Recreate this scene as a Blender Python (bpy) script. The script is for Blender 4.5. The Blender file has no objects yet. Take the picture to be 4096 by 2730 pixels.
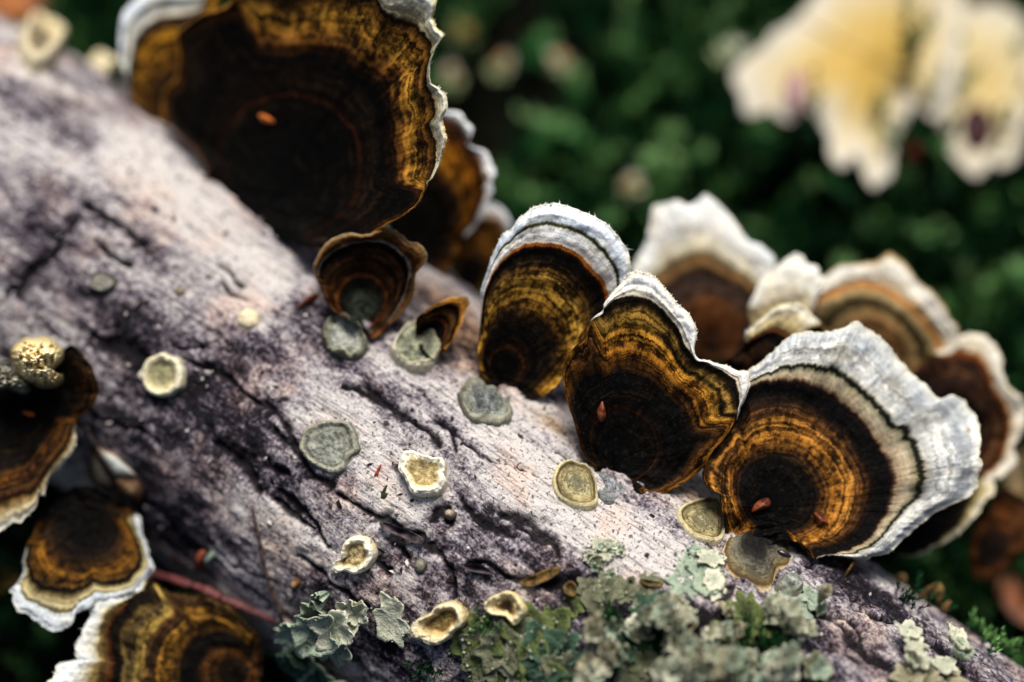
import bpy, math
import numpy as np

# ------------------------------------------------------------------ camera, sky, sun, exposure
# everything is written in centimetres and scaled by S to metres
S = 0.01
sc = bpy.context.scene
PITCH = math.radians(65)
FW, FH = 4096.0, 2730.0
LENS = 85.0
FPX = LENS / 36.0 * FW
FOCUS = 28.25
R0 = 2.6
RIGHT = np.array([1.0, 0, 0])
UP = np.array([0, math.sin(PITCH), math.cos(PITCH)])
FWD = np.array([0, math.cos(PITCH), -math.sin(PITCH)])
AXD = 30.6                                     # depth of the branch axis at the pixel below
_rel = (RIGHT * ((2000 - FW / 2) / FPX) - UP * ((2244 - FH / 2) / FPX) + FWD) * AXD
CAM = np.array([0, -12.0, R0 - 0.1 - _rel[2]])


def W(px, py, d):
    px = np.asarray(px, float); py = np.asarray(py, float); d = np.asarray(d, float)
    x = ((px - FW / 2) / FPX)[..., None]; y = (-(py - FH / 2) / FPX)[..., None]
    return CAM + (RIGHT * x + UP * y + FWD) * d[..., None]


cam_d = bpy.data.cameras.new('camera')
cam = bpy.data.objects.new('camera', cam_d); sc.collection.objects.link(cam)
cam.location = CAM * S
cam.rotation_euler = (math.pi / 2 - PITCH, 0, 0)
cam_d.lens = LENS; cam_d.sensor_width = 36; cam_d.clip_start = 0.01; cam_d.clip_end = 50
cam_d.dof.use_dof = True; cam_d.dof.focus_distance = FOCUS * S; cam_d.dof.aperture_fstop = 5.0
sc.camera = cam

SUN_EL, SUN_AZ = math.radians(63), math.radians(10)      # azimuth from +Y towards +X
world = bpy.data.worlds.new('World'); sc.world = world; world.use_nodes = True
wn = world.node_tree
sky = wn.nodes.new('ShaderNodeTexSky'); sky.sky_type = 'NISHITA'; sky.sun_disc = False
sky.sun_elevation = SUN_EL; sky.sun_rotation = SUN_AZ
sky.dust_density = 3.0; sky.air_density = 1.0
wn.links.new(sky.outputs[0], wn.nodes['Background'].inputs[0])
wn.nodes['Background'].inputs[1].default_value = 0.06
sun_d = bpy.data.lights.new('sun', 'SUN'); sun_d.energy = 4.2; sun_d.angle = math.radians(30)
sun_d.color = (1.0, 0.96, 0.9)
sun = bpy.data.objects.new('sun', sun_d); sc.collection.objects.link(sun)
sun.rotation_euler = (math.pi / 2 - SUN_EL, 0, math.pi - SUN_AZ)
sun.location = (0, 0.3, 0.6)
sc.view_settings.view_transform = 'Standard'; sc.view_settings.look = 'None'
sc.view_settings.exposure = 0.35; sc.view_settings.gamma = 1.0
sc.cycles.use_denoising = True
sc.cycles.max_bounces = 5

# ------------------------------------------------------------------ numpy noise
_rs = np.random.RandomState(7)
_T = _rs.rand(64, 64, 64).astype(np.float32)


def vnoise(p):
    p = np.asarray(p, np.float32); i = np.floor(p).astype(np.int64); f = p - i
    f = f * f * f * (f * (f * 6 - 15) + 10)
    i &= 63; j = (i + 1) & 63
    x0, y0, z0 = i[..., 0], i[..., 1], i[..., 2]; x1, y1, z1 = j[..., 0], j[..., 1], j[..., 2]
    fx, fy, fz = f[..., 0], f[..., 1], f[..., 2]
    a = _T[x0, y0, z0] * (1 - fx) + _T[x1, y0, z0] * fx
    b = _T[x0, y1, z0] * (1 - fx) + _T[x1, y1, z0] * fx
    c = _T[x0, y0, z1] * (1 - fx) + _T[x1, y0, z1] * fx
    d = _T[x0, y1, z1] * (1 - fx) + _T[x1, y1, z1] * fx
    return (a * (1 - fy) + b * fy) * (1 - fz) + (c * (1 - fy) + d * fy) * fz


def fbm(p, oct=4, gain=0.5):
    p = np.asarray(p, np.float32); s = 0; a = 1.0; t = 0
    for o in range(oct):
        s = s + a * (vnoise(p * (2.03 ** o) + o * 11.7) - 0.5); t += a; a *= gain
    return s / t * 2


def v3(a, b, c):
    a, b, c = np.broadcast_arrays(a, b, c)
    return np.stack([a, b, c], -1)


def sm(a, b, x):
    t = np.clip((x - a) / (b - a), 0, 1); return t * t * (3 - 2 * t)


# ------------------------------------------------------------------ the branch: geometry of its surface
AX_C = np.array([0.82, -0.57, -0.25])
AX = RIGHT * AX_C[0] + UP * AX_C[1] + FWD * AX_C[2]; AX /= np.linalg.norm(AX)
P0 = W(2000, 2244, AXD)
E2 = -FWD - AX * np.dot(-FWD, AX); E2 /= np.linalg.norm(E2)      # towards the camera: theta = 0
E1 = np.cross(AX, E2)                                           # theta = +90 deg
if np.dot(E1, UP) < 0:
    E1 = -E1                                                    # up in the picture


def rlow(s, th):
    c = v3(s * 0.22 + 5, np.cos(th) * 1.1 + 9, np.sin(th) * 1.1 + 3)
    return R0 * (1 + 0.05 * fbm(c, 3)) + 0.03 * np.minimum(s + 3, 0)


def bend(s):
    return -0.006 * np.minimum(np.asarray(s) + 2.5, 0) ** 2        # the far end sags a little


def logpt(s, t, h=0.0):
    th = t / R0
    r = rlow(s, th) + h
    return P0 + AX * np.asarray(s)[..., None] + E1 * bend(s)[..., None] + (E2 * np.cos(th)[..., None] + E1 * np.sin(th)[..., None]) * r[..., None]


def lognrm(t):
    th = np.asarray(t) / R0
    return E2 * np.cos(th)[..., None] + E1 * np.sin(th)[..., None]


def pix2st(px, py):
    px = np.atleast_1d(np.asarray(px, float)); py = np.atleast_1d(np.asarray(py, float))
    d = W(px, py, np.ones_like(px)) - CAM
    o = CAM - P0
    R = np.full(px.shape, R0)
    s = np.zeros(px.shape)
    for it in range(6):
        d2, d1 = d @ E2, d @ E1; o2, o1 = o @ E2, o @ E1 - bend(s)
        a = d2 ** 2 + d1 ** 2; b = 2 * (d2 * o2 + d1 * o1); c = o2 ** 2 + o1 ** 2 - R ** 2
        disc = np.maximum(b * b - 4 * a * c, 0)
        t = (-b - np.sqrt(disc)) / (2 * a)
        s = (o @ AX) + t * (d @ AX)
        th = np.arctan2(o1 + t * d1, o2 + t * d2)
        R = rlow(s, th)
    return s, th * R0


def to_pix(P):
    r = np.asarray(P) - CAM; z = r @ FWD
    return FW / 2 + (r @ RIGHT) / z * FPX, FH / 2 - (r @ UP) / z * FPX, z


# ------------------------------------------------------------------ pictures' crop frames -> native pixels
def crop(x0, y0, k):
    return lambda pts: [(x0 + x / k, y0 + y / k) for x, y in pts]


D = crop(0, 0, 0.57446)
C1 = crop(1800, 750, 1.206); C2 = crop(2700, 1200, 1.2063); C3 = crop(400, 0, 1.3065)
C4 = crop(2500, 750, 1.3064); C5 = crop(0, 1300, 1.889); C6 = crop(0, 1950, 2.010)
E3c = crop(1100, 700, 1.568); E6 = crop(900, 1500, 1.275); E7 = crop(2200, 1800, 1.241); E8 = crop(2200, 0, 1.241)

# ------------------------------------------------------------------ objects
col = sc.collection


def tag(o, label=None, cat=None, group=None, kind=None):
    if label: o['label'] = label
    if cat: o['category'] = cat
    if group: o['group'] = group
    if kind: o['kind'] = kind
    return o


def empty(name, loc, label, cat, group=None):
    e = bpy.data.objects.new(name, None); col.objects.link(e)
    e.empty_display_size = 0.002; e.location = np.asarray(loc) * S
    return tag(e, label, cat, group)


def mesh(name, V, F, mat, parent=None, origin=None, uv=None, attrs=None, smooth=True):
    """V (n,3) cm in the world, F (m,4) or (m,3) int array or list of both"""
    V = np.asarray(V, float)
    o0 = np.zeros(3) if origin is None else np.asarray(origin)
    me = bpy.data.meshes.new(name)
    Fs = [np.asarray(f) for f in (F if isinstance(F, list) else [F])]
    loops = np.concatenate([f.ravel() for f in Fs]); sizes = np.concatenate([np.full(len(f), f.shape[1]) for f in Fs])
    me.vertices.add(len(V)); me.vertices.foreach_set('co', ((V - o0) * S).astype(np.float32).ravel())
    me.loops.add(len(loops)); me.loops.foreach_set('vertex_index', loops.astype(np.int32))
    st = np.concatenate([[0], np.cumsum(sizes)[:-1]])
    me.polygons.add(len(sizes)); me.polygons.foreach_set('loop_start', st.astype(np.int32))
    me.polygons.foreach_set('use_smooth', np.full(len(sizes), smooth))
    if uv is not None:
        l = me.uv_layers.new(name='UVMap'); l.data.foreach_set('uv', np.asarray(uv, np.float32)[loops].ravel())
    for k, a in (attrs or {}).items():
        a = np.asarray(a, np.float32)
        if a.ndim == 1:
            at = me.attributes.new(k, 'FLOAT', 'POINT'); at.data.foreach_set('value', a)
        else:
            at = me.attributes.new(k, 'FLOAT_VECTOR', 'POINT'); at.data.foreach_set('vector', a.ravel())
    me.update(calc_edges=True); me.validate()
    me.materials.append(mat)
    ob = bpy.data.objects.new(name, me); col.objects.link(ob)
    if parent is not None:
        ob.parent = parent
    elif origin is not None:
        ob.location = o0 * S
    return ob


def gridF(nr, nc, closed=True, off=0, flip=False):
    i, j = np.meshgrid(np.arange(nr - 1), np.arange(nc if closed else nc - 1), indexing='ij')
    j2 = (j + 1) % nc
    q = np.stack([i * nc + j, i * nc + j2, (i + 1) * nc + j2, (i + 1) * nc + j], -1).reshape(-1, 4) + off
    return q[:, ::-1] if flip else q


# ------------------------------------------------------------------ materials
def hexlin(h, k=1.0):
    c = [int(h[i:i + 2], 16) / 255 for i in (0, 2, 4)]
    return tuple((x / 12.92 if x <= 0.04045 else ((x + 0.055) / 1.055) ** 2.4) * k for x in c)


class G:
    def __init__(self, name):
        self.m = bpy.data.materials.new(name); self.m.use_nodes = True
        self.t = self.m.node_tree; self.b = self.t.nodes['Principled BSDF']

    def put(self, sock, v):
        if isinstance(v, bpy.types.NodeSocket): self.t.links.new(v, sock)
        elif isinstance(v, bpy.types.Node): self.t.links.new(v.outputs[0], sock)
        elif isinstance(v, (tuple, list)) and len(v) == 3 and sock.type == 'RGBA': sock.default_value = (*v, 1)
        else: sock.default_value = v

    def n(self, typ, ins=None, **props):
        x = self.t.nodes.new('ShaderNode' + typ)
        for k, v in props.items(): setattr(x, k, v)
        for k, v in (ins or {}).items(): self.put(x.inputs[k], v)
        return x

    def math(self, op, a, b=0.0, c=0.0, clamp=False):
        return self.n('Math', {0: a, 1: b, 2: c}, operation=op, use_clamp=clamp).outputs[0]

    def vec(self, a, b, c=0.0): return self.n('CombineXYZ', {0: a, 1: b, 2: c}).outputs[0]

    def noise(self, v, scale=1.0, detail=3.0, rough=0.5, dist=0.0):
        return self.n('TexNoise', {'Vector': v, 'Scale': scale, 'Detail': detail, 'Roughness': rough, 'Distortion': dist}).outputs[0]

    def rng(self, v, a, b, c=0.0, d=1.0):
        return self.n('MapRange', {0: v, 1: a, 2: b, 3: c, 4: d}, interpolation_type='SMOOTHSTEP').outputs[0]

    def mix(self, f, a, b, mode='MIX'):
        x = self.n('Mix', None, data_type='RGBA', blend_type=mode)
        self.put(x.inputs[0], f); self.put(x.inputs[6], a); self.put(x.inputs[7], b)
        return x.outputs[2]

    def ramp(self, f, stops, interp='LINEAR'):
        r = self.n('ValToRGB', {0: f}); cr = r.color_ramp; cr.interpolation = interp
        while len(cr.elements) > 1: cr.elements.remove(cr.elements[-1])
        for i, (p, c, a) in enumerate(stops):
            e = cr.elements[0] if i == 0 else cr.elements.new(p)
            e.position = p; e.color = (*c, a)
        return r

    def attr(self, name): return self.n('Attribute', None, attribute_name=name)

    def obj(self, k=100.0):
        tc = self.n('TexCoord').outputs['Object']
        return self.n('VectorMath', {0: tc, 3: k}, operation='SCALE').outputs[0]

    def done(self, colr, rough=0.6, bump=None, bstr=0.5, bdist=0.0003, spec=0.3):
        self.put(self.b.inputs['Base Color'], colr); self.put(self.b.inputs['Roughness'], rough)
        self.b.inputs['Specular IOR Level'].default_value = spec
        if bump is not None:
            bn = self.n('Bump', {'Strength': bstr, 'Distance': bdist, 'Height': bump})
            self.put(self.b.inputs['Normal'], bn.outputs[0])
        return self.m


def parse(st, k=0.85):
    out = []
    for tok in st.split():
        p, h, a = tok.split(':'); a = float(a); lum = max(hexlin(h)); out.append((float(p), tuple(c * q for c, q in zip(hexlin(h, k), (1.9, 2.0, 2.0) if a >= .8 else (1.2, 1.2, 1.2) if lum > .45 and k > .8 else (1, 1, 1))), a))
    return out


def mat_zone(name, stops, seed=0.0, wob=1.0, mscale=8.0, rough=0.6, spec=0.05, ring=40.0, streak=15.0, bstr=0.6, k=0.85, gam=1.22, gain=1.2, sat=1.0, spots=0.35, lines=0.85):
    """concentric zones over v with wobble, radial streaks, fine rings and mottling (alpha of a stop = how mottled)"""
    g = G(name)
    uv = g.n('UVMap', None, uv_map='UVMap').outputs[0]
    sp = g.n('SeparateXYZ', {0: uv}); u, v = sp.outputs[0], sp.outputs[1]
    lo = g.noise(g.vec(g.math('MULTIPLY', u, 0.8), g.math('MULTIPLY', v, 2.5), seed), 1, 3)
    fi = g.noise(g.vec(g.math('MULTIPLY', u, 7.0), g.math('MULTIPLY', v, 9.0), seed + 3), 1, 4, 0.6)
    v2 = g.math('ADD', v, g.math('ADD', g.math('MULTIPLY_ADD', lo, 0.055 * wob, -0.0275 * wob), g.math('MULTIPLY_ADD', fi, 0.032 * wob, -0.016 * wob)))
    fj = g.noise(g.vec(g.math('MULTIPLY', u, 28.0), g.math('MULTIPLY', v, 5.0), seed + 5), 1, 3, 0.6)
    v2 = g.math('ADD', v2, g.math('MULTIPLY_ADD', fj, 0.026 * wob, -0.013 * wob))
    rp = g.ramp(v2, parse(stops, k))
    st = g.noise(g.vec(g.math('MULTIPLY', u, streak), g.math('MULTIPLY', v, 3.5), seed + 7), 1, 4, 0.6)
    rg = g.noise(g.vec(g.math('MULTIPLY', u, 0.35), g.math('MULTIPLY', v2, ring), seed + 11), 1, 3, 0.6)
    ob = g.obj()
    mo = g.noise(g.n('VectorMath', {0: ob, 1: (seed, seed * 2, 0)}, operation='ADD').outputs[0], mscale, 6, 0.7)
    ar = g.noise(g.vec(g.math('MULTIPLY', u, 5.0), g.math('MULTIPLY', v2, 20.0), seed + 23), 1, 5, 0.7)
    bl = g.noise(ob, 1.7, 3, 0.5)
    kk = g.math('ADD', g.math('ADD', g.math('MULTIPLY_ADD', st, 0.14, g.math('MULTIPLY', ar, 0.34)), g.math('MULTIPLY', rg, 0.26)),
                g.math('ADD', g.math('MULTIPLY', mo, 0.3), g.math('MULTIPLY', bl, 0.20)))
    kk = g.rng(kk, 0.555, 0.715)
    dark = g.mix(1.0, rp.outputs[0], (0.10, 0.085, 0.07), 'MULTIPLY')
    lite = g.mix(1.0, rp.outputs[0], (1.75, 1.70, 1.60), 'MULTIPLY')
    var = g.mix(kk, dark, lite)
    c = g.mix(rp.outputs[1], rp.outputs[0], var)
    ln = g.rng(g.noise(g.vec(g.math('MULTIPLY', u, 0.3), g.math('MULTIPLY', v2, ring * 1.7), seed + 29), 1, 2, 0.6), 0.50, 0.40)
    c = g.mix(g.math('MULTIPLY', ln, g.math('MULTIPLY', rp.outputs[1], lines)), c, g.mix(1.0, c, (0.16, 0.14, 0.12), 'MULTIPLY'))
    hl = g.rng(g.noise(g.vec(g.math('MULTIPLY', u, 0.4), g.math('MULTIPLY', v2, ring * 1.3), seed + 37), 1, 3, 0.6), 0.53, 0.66)
    hl = g.math('MULTIPLY', g.math('MULTIPLY', hl, g.rng(mo, 0.38, 0.6)), g.math('MULTIPLY', rp.outputs[1], lines * 0.55))
    c = g.mix(hl, c, g.mix(1.0, c, (0.085, 0.055, 0.026), 'ADD'))
    # radial fibrils, pale cool and warm drifts
    fb = g.noise(g.vec(g.math('MULTIPLY', u, 55.0), g.math('MULTIPLY', v, 7.0), seed + 13), 1, 3, 0.6)
    c = g.mix(g.rng(fb, 0.42, 0.68, 0, 0.45), c, g.mix(1.0, c, (0.62, 0.60, 0.60), 'MULTIPLY'))
    dr = g.noise(g.vec(g.math('MULTIPLY', u, 2.6), g.math('MULTIPLY', v, 11.0), seed + 17), 1, 3, 0.6)
    c = g.mix(g.rng(dr, 0.48, 0.66, 0, 0.45), c, g.mix(1.0, c, (0.80, 0.87, 0.97), 'MULTIPLY'))
    c = g.mix(g.rng(dr, 0.46, 0.32, 0, 0.6), c, g.mix(1.0, c, (0.98, 0.90, 0.74), 'MULTIPLY'))
    hs = g.n('HueSaturation', {'Saturation': sat, 'Color': c})
    gm = g.n('Gamma', {0: hs.outputs[0], 1: gam}); c = g.mix(1.0, gm.outputs[0], (gain, gain, gain), 'MULTIPLY')
    # tiny specks
    spk = g.rng(g.noise(ob, 24.0, 2, 0.5), 0.60, 0.68)
    c = g.mix(g.math('MULTIPLY', spk, spots), c, (0.02, 0.016, 0.012))
    hgt = g.math('ADD', g.math('ADD', g.math('MULTIPLY', st, 0.6), g.math('MULTIPLY', rg, 0.6)), g.math('MULTIPLY', g.noise(ob, 40, 4, 0.7), 0.5))
    ro = g.math('MULTIPLY_ADD', mo, 0.3, rough - 0.15)
    return g.done(c, ro, hgt, bstr, 0.00035, spec)


def mat_simple(name, a, b, scale=6.0, rough=0.7, bstr=0.5, bscale=20.0, lo=0.35, hi=0.65, spec=0.3, dist=0.0004):
    g = G(name); ob = g.obj()
    f = g.rng(g.noise(ob, scale, 5, 0.6), lo, hi)
    return g.done(g.mix(f, hexlin(a), hexlin(b)), rough, g.noise(ob, bscale, 4, 0.6), bstr, dist, spec)


PORE = mat_simple('pore_cream', '8a7f68', 'cfc8b4', 14, 0.8, 0.8, 35)

# ------------------------------------------------------------------ ground
def ground_mat():
    g = G('soil'); ob = g.obj()
    f = g.rng(g.noise(ob, 1.2, 6, 0.65), 0.4, 0.65)
    c = g.mix(f, (0.002, 0.003, 0.002), (0.009, 0.009, 0.006))
    return g.done(c, 0.9, g.noise(ob, 4, 6, 0.7), 0.8, 0.004, 0.0)


xs = np.concatenate([[-900, -300, -100, -50], np.linspace(-30, 30, 81), [50, 100, 300, 900]])
X, Y = np.meshgrid(xs, xs, indexing='xy')
Z = 0.5 * fbm(v3(X * 0.2, Y * 0.2, 0 * X), 4) - 0.25
Z = np.where(np.maximum(abs(X), abs(Y)) > 40, -0.3, Z)
tag(mesh('ground', np.stack([X, Y, Z], -1).reshape(-1, 3), gridF(len(xs), len(xs), False), ground_mat()), kind='structure')

# ------------------------------------------------------------------ the branch
NS, NT = 900, 560
s1 = np.linspace(-13, 10, NS); t1 = (np.arange(NT) / NT * 2 - 1) * math.pi * R0
Sg, Tg = np.meshgrid(s1, t1, indexing='ij')
th = Tg / R0
cyl = v3(Sg, np.cos(th) * R0, np.sin(th) * R0)
warp = fbm(cyl * 0.9 + 3, 3)
# along-grain stretched fibres, plates and pits
grain = fbm(np.stack([Sg * 1.1 + warp * 0.6, np.cos(th) * R0 * 5, np.sin(th) * R0 * 5], -1), 4, 0.55)
pits = fbm(cyl * 3.2 + 31, 4, 0.6)
fine = fbm(cyl * 9.0 + 17, 3, 0.6)
plate = fbm(np.stack([Sg * 0.7, np.cos(th) * R0 * 1.6 + warp * .5, np.sin(th) * R0 * 1.6], -1) + 50, 4, 0.5)
disp = 0.030 * grain + 0.025 * pits + 0.026 * fine + 0.03 * sm(0.0, 0.06, plate)
crk = np.zeros_like(Sg)


def seg_dist(S_, T_, pts):
    d = np.full(S_.shape, 9.0)
    for (a, b), (c, e) in zip(pts[:-1], pts[1:]):
        vx, vy = c - a, e - b; L = vx * vx + vy * vy + 1e-9
        q = np.clip(((S_ - a) * vx + (T_ - b) * vy) / L, 0, 1)
        d = np.minimum(d, np.hypot(S_ - a - q * vx, T_ - b - q * vy))
    return d


cracks = [
    (E6([(600, 60), (720, 90), (830, 160), (930, 220), (1010, 300), (1100, 350)]), .06),
    (E6([(250, 290), (330, 340), (380, 420), (430, 530), (540, 560)]), .08),
    (E6([(220, 470), (290, 490)]), .06),
    (E6([(560, 600), (640, 660), (740, 720), (800, 740), (880, 790), (960, 820), (1030, 860), (1080, 920), (1100, 970), (1150, 1040), (1190, 1120)]), .055),
    (E6([(780, 740), (830, 800), (900, 800), (1000, 830)]), .09),
    (E6([(250, 640), (330, 720), (440, 800)]), .06),
    (E6([(1220, 980), (1330, 980), (1420, 1030), (1520, 1060)]), .05),
    (E6([(1420, 700), (1480, 760), (1560, 820), (1700, 910)]), .08),
    (E6([(1060, 740), (1070, 690), (1130, 670)]), .06),
    (E6([(780, 970), (830, 1000)]), .05), (E6([(850, 850), (930, 930)]), .05),
    (D([(0, 700), (60, 640), (130, 560), (180, 500)]), .08), (D([(100, 560), (40, 690)]), .05),
    (D([(215, 770), (270, 800), (330, 830)]), .12),
    (D([(200, 460), (290, 520), (330, 560)]), .06),
    (D([(420, 830), (520, 870), (600, 930)]), .05), (D([(840, 890), (900, 930), (960, 985)]), .07),
    (D([(610, 920), (660, 990), (690, 1040)]), .06), (D([(500, 1010), (560, 1060), (600, 1120)]), .09),
    (D([(640, 1130), (720, 1210), (760, 1260)]), .05), (D([(880, 1190), (930, 1230), (1000, 1270)]), .07),
    (D([(1860, 1380), (1930, 1440), (2000, 1500), (2080, 1568)]), .08), (D([(1960, 1400), (2080, 1440), (2200, 1520)]), .06),
    (D([(1180, 1330), (1250, 1345), (1330, 1330)]), .08), (D([(350, 1160), (420, 1240), (470, 1290)]), .12),
    (D([(1010, 1165), (1035, 1200)]), .09), (D([(1180, 1180), (1220, 1210), (1260, 1250)]), .1),
]
rr = np.random.RandomState(3)
cl = []
for pts, w in cracks:
    s_, t_ = pix2st([p[0] for p in pts], [p[1] for p in pts]); cl.append((list(zip(s_, t_)), w))
for k in range(110):                                           # more along the grain, all round
    s0, t0 = rr.uniform(-12, 9.5), rr.uniform(-8, 8); L = rr.uniform(.3, 1.3)
    cl.append(([(s0, t0), (s0 + L * .5, t0 + rr.uniform(-.1, .1)), (s0 + L, t0 + rr.uniform(-.2, .2))], rr.uniform(.02, .045)))
Sw = Sg + 0.10 * fbm(cyl * 2.5 + 80, 3); Tw = Tg + 0.10 * fbm(cyl * 2.5 + 120, 3)
for pts, w in cl:
    a = np.array(pts); lo, hi = a.min(0) - .4, a.max(0) + .4
    i0, i1 = np.searchsorted(s1, [lo[0], hi[0]]); j0, j1 = np.searchsorted(t1, [lo[1], hi[1]])
    if i1 <= i0 or j1 <= j0: continue
    d = seg_dist(Sw[i0:i1, j0:j1], Tw[i0:i1, j0:j1], pts)
    d = d * (1.5 + 1.6 * pits[i0:i1, j0:j1] + 1.2 * fine[i0:i1, j0:j1]).clip(.5, 4)
    crk[i0:i1, j0:j1] = np.maximum(crk[i0:i1, j0:j1], np.exp(-(d / w) ** 2))
disp = disp - 0.10 * crk


def blobs(lst):
    """bark patches and painted shade as soft blobs on the branch's own surface: (x, y, rx, ry, amount) in overview pixels"""
    out = np.zeros_like(Sg)
    for x, y, r1, r2, amt in lst:
        (px, py), = D([(x, y)]); s_, t_ = pix2st(px, py)
        q = ((Sg - s_) / (r1 / 190)) ** 2 + ((Tg - t_) / (r2 / 190)) ** 2
        out += amt * np.exp(-q * (1 + 0.5 * plate + .5 * pits))
    return out


pale = blobs([(400, 420, 170, 90, 1.0), (560, 600, 120, 60, .9), (300, 350, 90, 60, .7), (30, 330, 90, 70, .3), (30, 575, 50, 30, .6), (60, 170, 120, 60, .5),
              (1250, 1080, 130, 60, .8), (1130, 1010, 110, 50, .6), (1420, 1220, 140, 70, 1.1), (1520, 1290, 120, 60, 1.1), (1300, 1190, 100, 60, 1.0), (1180, 1100, 60, 40, .5),
              (850, 1000, 110, 60, .6), (900, 1100, 120, 60, .6), (700, 960, 60, 40, .5), (760, 900, 90, 40, .3), (650, 1180, 80, 60, .55), (900, 1180, 90, 60, .4),
              (540, 1160, 60, 50, .5), (520, 1300, 60, 40, .5), (1660, 1370, 70, 40, 1.0), (1740, 1400, 90, 30, .8), (1270, 960, 90, 50, .6), (560, 690, 80, 50, .3),
              (2080, 1500, 130, 50, .1), (1430, 1320, 80, 30, .8), (1980, 1400, 90, 40, .15), (150, 900, 200, 90, -.1)])
dark_shade = blobs([(60, 470, 150, 70, .55), (170, 330, 90, 50, .5), (60, 620, 120, 60, .45), (160, 560, 90, 50, .4), (220, 230, 110, 40, .5), (40, 250, 80, 40, .4), (300, 700, 120, 50, .35), (470, 760, 110, 40, .4), (1640, 1490, 330, 110, 1.3), (1520, 1480, 150, 80, 1.0), (1800, 1500, 160, 110, 1.0), (1400, 1530, 150, 80, .9), (1650, 1600, 300, 120, 1.2), (420, 950, 190, 110, .9), (330, 1100, 160, 120, 1.3), (520, 980, 140, 70, .5), (620, 1080, 110, 70, .5), (450, 1230, 120, 80, .7), (80, 520, 160, 80, .35), (250, 780, 130, 60, .3),  # dark bark patches, plus shade painted on the lower flank and between lichen lobes
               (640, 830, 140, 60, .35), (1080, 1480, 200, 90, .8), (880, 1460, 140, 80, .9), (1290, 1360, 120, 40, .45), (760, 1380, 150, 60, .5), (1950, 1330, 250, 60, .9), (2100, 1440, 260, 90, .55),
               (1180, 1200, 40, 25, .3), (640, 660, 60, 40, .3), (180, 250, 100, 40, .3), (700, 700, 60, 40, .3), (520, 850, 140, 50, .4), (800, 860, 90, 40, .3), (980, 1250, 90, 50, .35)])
tanp = blobs([(1080, 790, 110, 90, 1.0), (1030, 700, 90, 60, .8), (360, 240, 110, 40, .7), (430, 330, 60, 30, .5), (1270, 980, 60, 25, .9), (1600, 1150, 70, 30, .8), (640, 1230, 70, 50, .3), (140, 230, 80, 40, .2)])


def bark_mat():
    g = G('bark')
    lc = g.attr('lc').outputs['Vector']; pa = g.attr('pale').outputs['Fac']; dk = g.attr('dark_shade').outputs['Fac']
    cr = g.attr('crack').outputs['Fac']; tn = g.attr('tan').outputs['Fac']; hg = g.attr('hgt').outputs['Fac']
    sp = g.n('SeparateXYZ', {0: lc})
    stv = g.vec(g.math('MULTIPLY', sp.outputs[0], 0.45), sp.outputs[1], sp.outputs[2])
    n1 = g.noise(stv, 1.6, 7, 0.68, 0.4); n2 = g.noise(stv, 7.0, 6, 0.7); n3 = g.noise(lc, 20.0, 5, 0.7); n4 = g.noise(lc, 0.8, 3, 0.5)
    n5 = g.noise(lc, 11.0, 4, 0.65)
    k = g.math('ADD', g.math('MULTIPLY', n1, 1.0), g.math('ADD', g.math('MULTIPLY', n2, 1.0), g.math('MULTIPLY_ADD', n3, 1.1, g.math('MULTIPLY_ADD', n5, 0.5, -1.8))))
    k = g.math('ADD', k, g.math('MULTIPLY_ADD', pa, 0.42, 0.59))
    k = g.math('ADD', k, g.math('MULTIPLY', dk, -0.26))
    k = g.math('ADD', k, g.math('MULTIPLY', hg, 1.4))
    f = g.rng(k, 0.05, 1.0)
    base = g.ramp(f, [(0.0, hexlin('0d0b0f'), 1), (0.22, hexlin('29242e'), 1), (0.42, hexlin('6c626a'), 1), (0.58, hexlin('9c9399'), 1),
                      (0.72, hexlin('bcb4b3'), 1), (0.86, hexlin('d6d0cc'), 1), (1.0, hexlin('e3dbd5'), 1)]).outputs[0]
    warm = g.rng(g.noise(lc, 1.3, 4, 0.6), 0.48, 0.68)
    base = g.mix(g.math('MULTIPLY', warm, 0.6), base, g.mix(1.0, base, (1.12, 0.86, 0.70), 'MULTIPLY'))
    base = g.mix(g.math('MULTIPLY', tn, 0.85, clamp=True), base, g.mix(1.0, base, (0.85, 0.58, 0.28), 'MULTIPLY'))
    # fibres and specks
    fib = g.noise(g.vec(g.math('MULTIPLY', sp.outputs[0], 2.2), g.math('MULTIPLY', sp.outputs[1], 26), g.math('MULTIPLY', sp.outputs[2], 26)), 1, 4, 0.6)
    base = g.mix(g.rng(fib, 0.52, 0.66, 0, 0.75), base, g.mix(1.0, base, (0.35, 0.30, 0.32), 'MULTIPLY'))
    spk = g.rng(g.noise(lc, 26, 3, 0.6), 0.57, 0.64)
    base = g.mix(g.math('MULTIPLY', spk, 0.8), base, (0.02, 0.016, 0.018))
    spl = g.rng(g.noise(lc, 17, 2, 0.5), 0.66, 0.75)
    base = g.mix(g.math('MULTIPLY', spl, 0.35), base, hexlin('d8cfcc'))
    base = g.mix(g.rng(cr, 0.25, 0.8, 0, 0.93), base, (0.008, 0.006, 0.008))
    h = g.math('ADD', g.math('MULTIPLY', n2, 0.8), g.math('ADD', g.math('MULTIPLY', n3, 0.6), g.math('MULTIPLY', fib, 0.35)))
    return g.done(base, g.math('MULTIPLY_ADD', n3, 0.3, 0.5), h, 1.0, 0.0009, 0.15)


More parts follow.
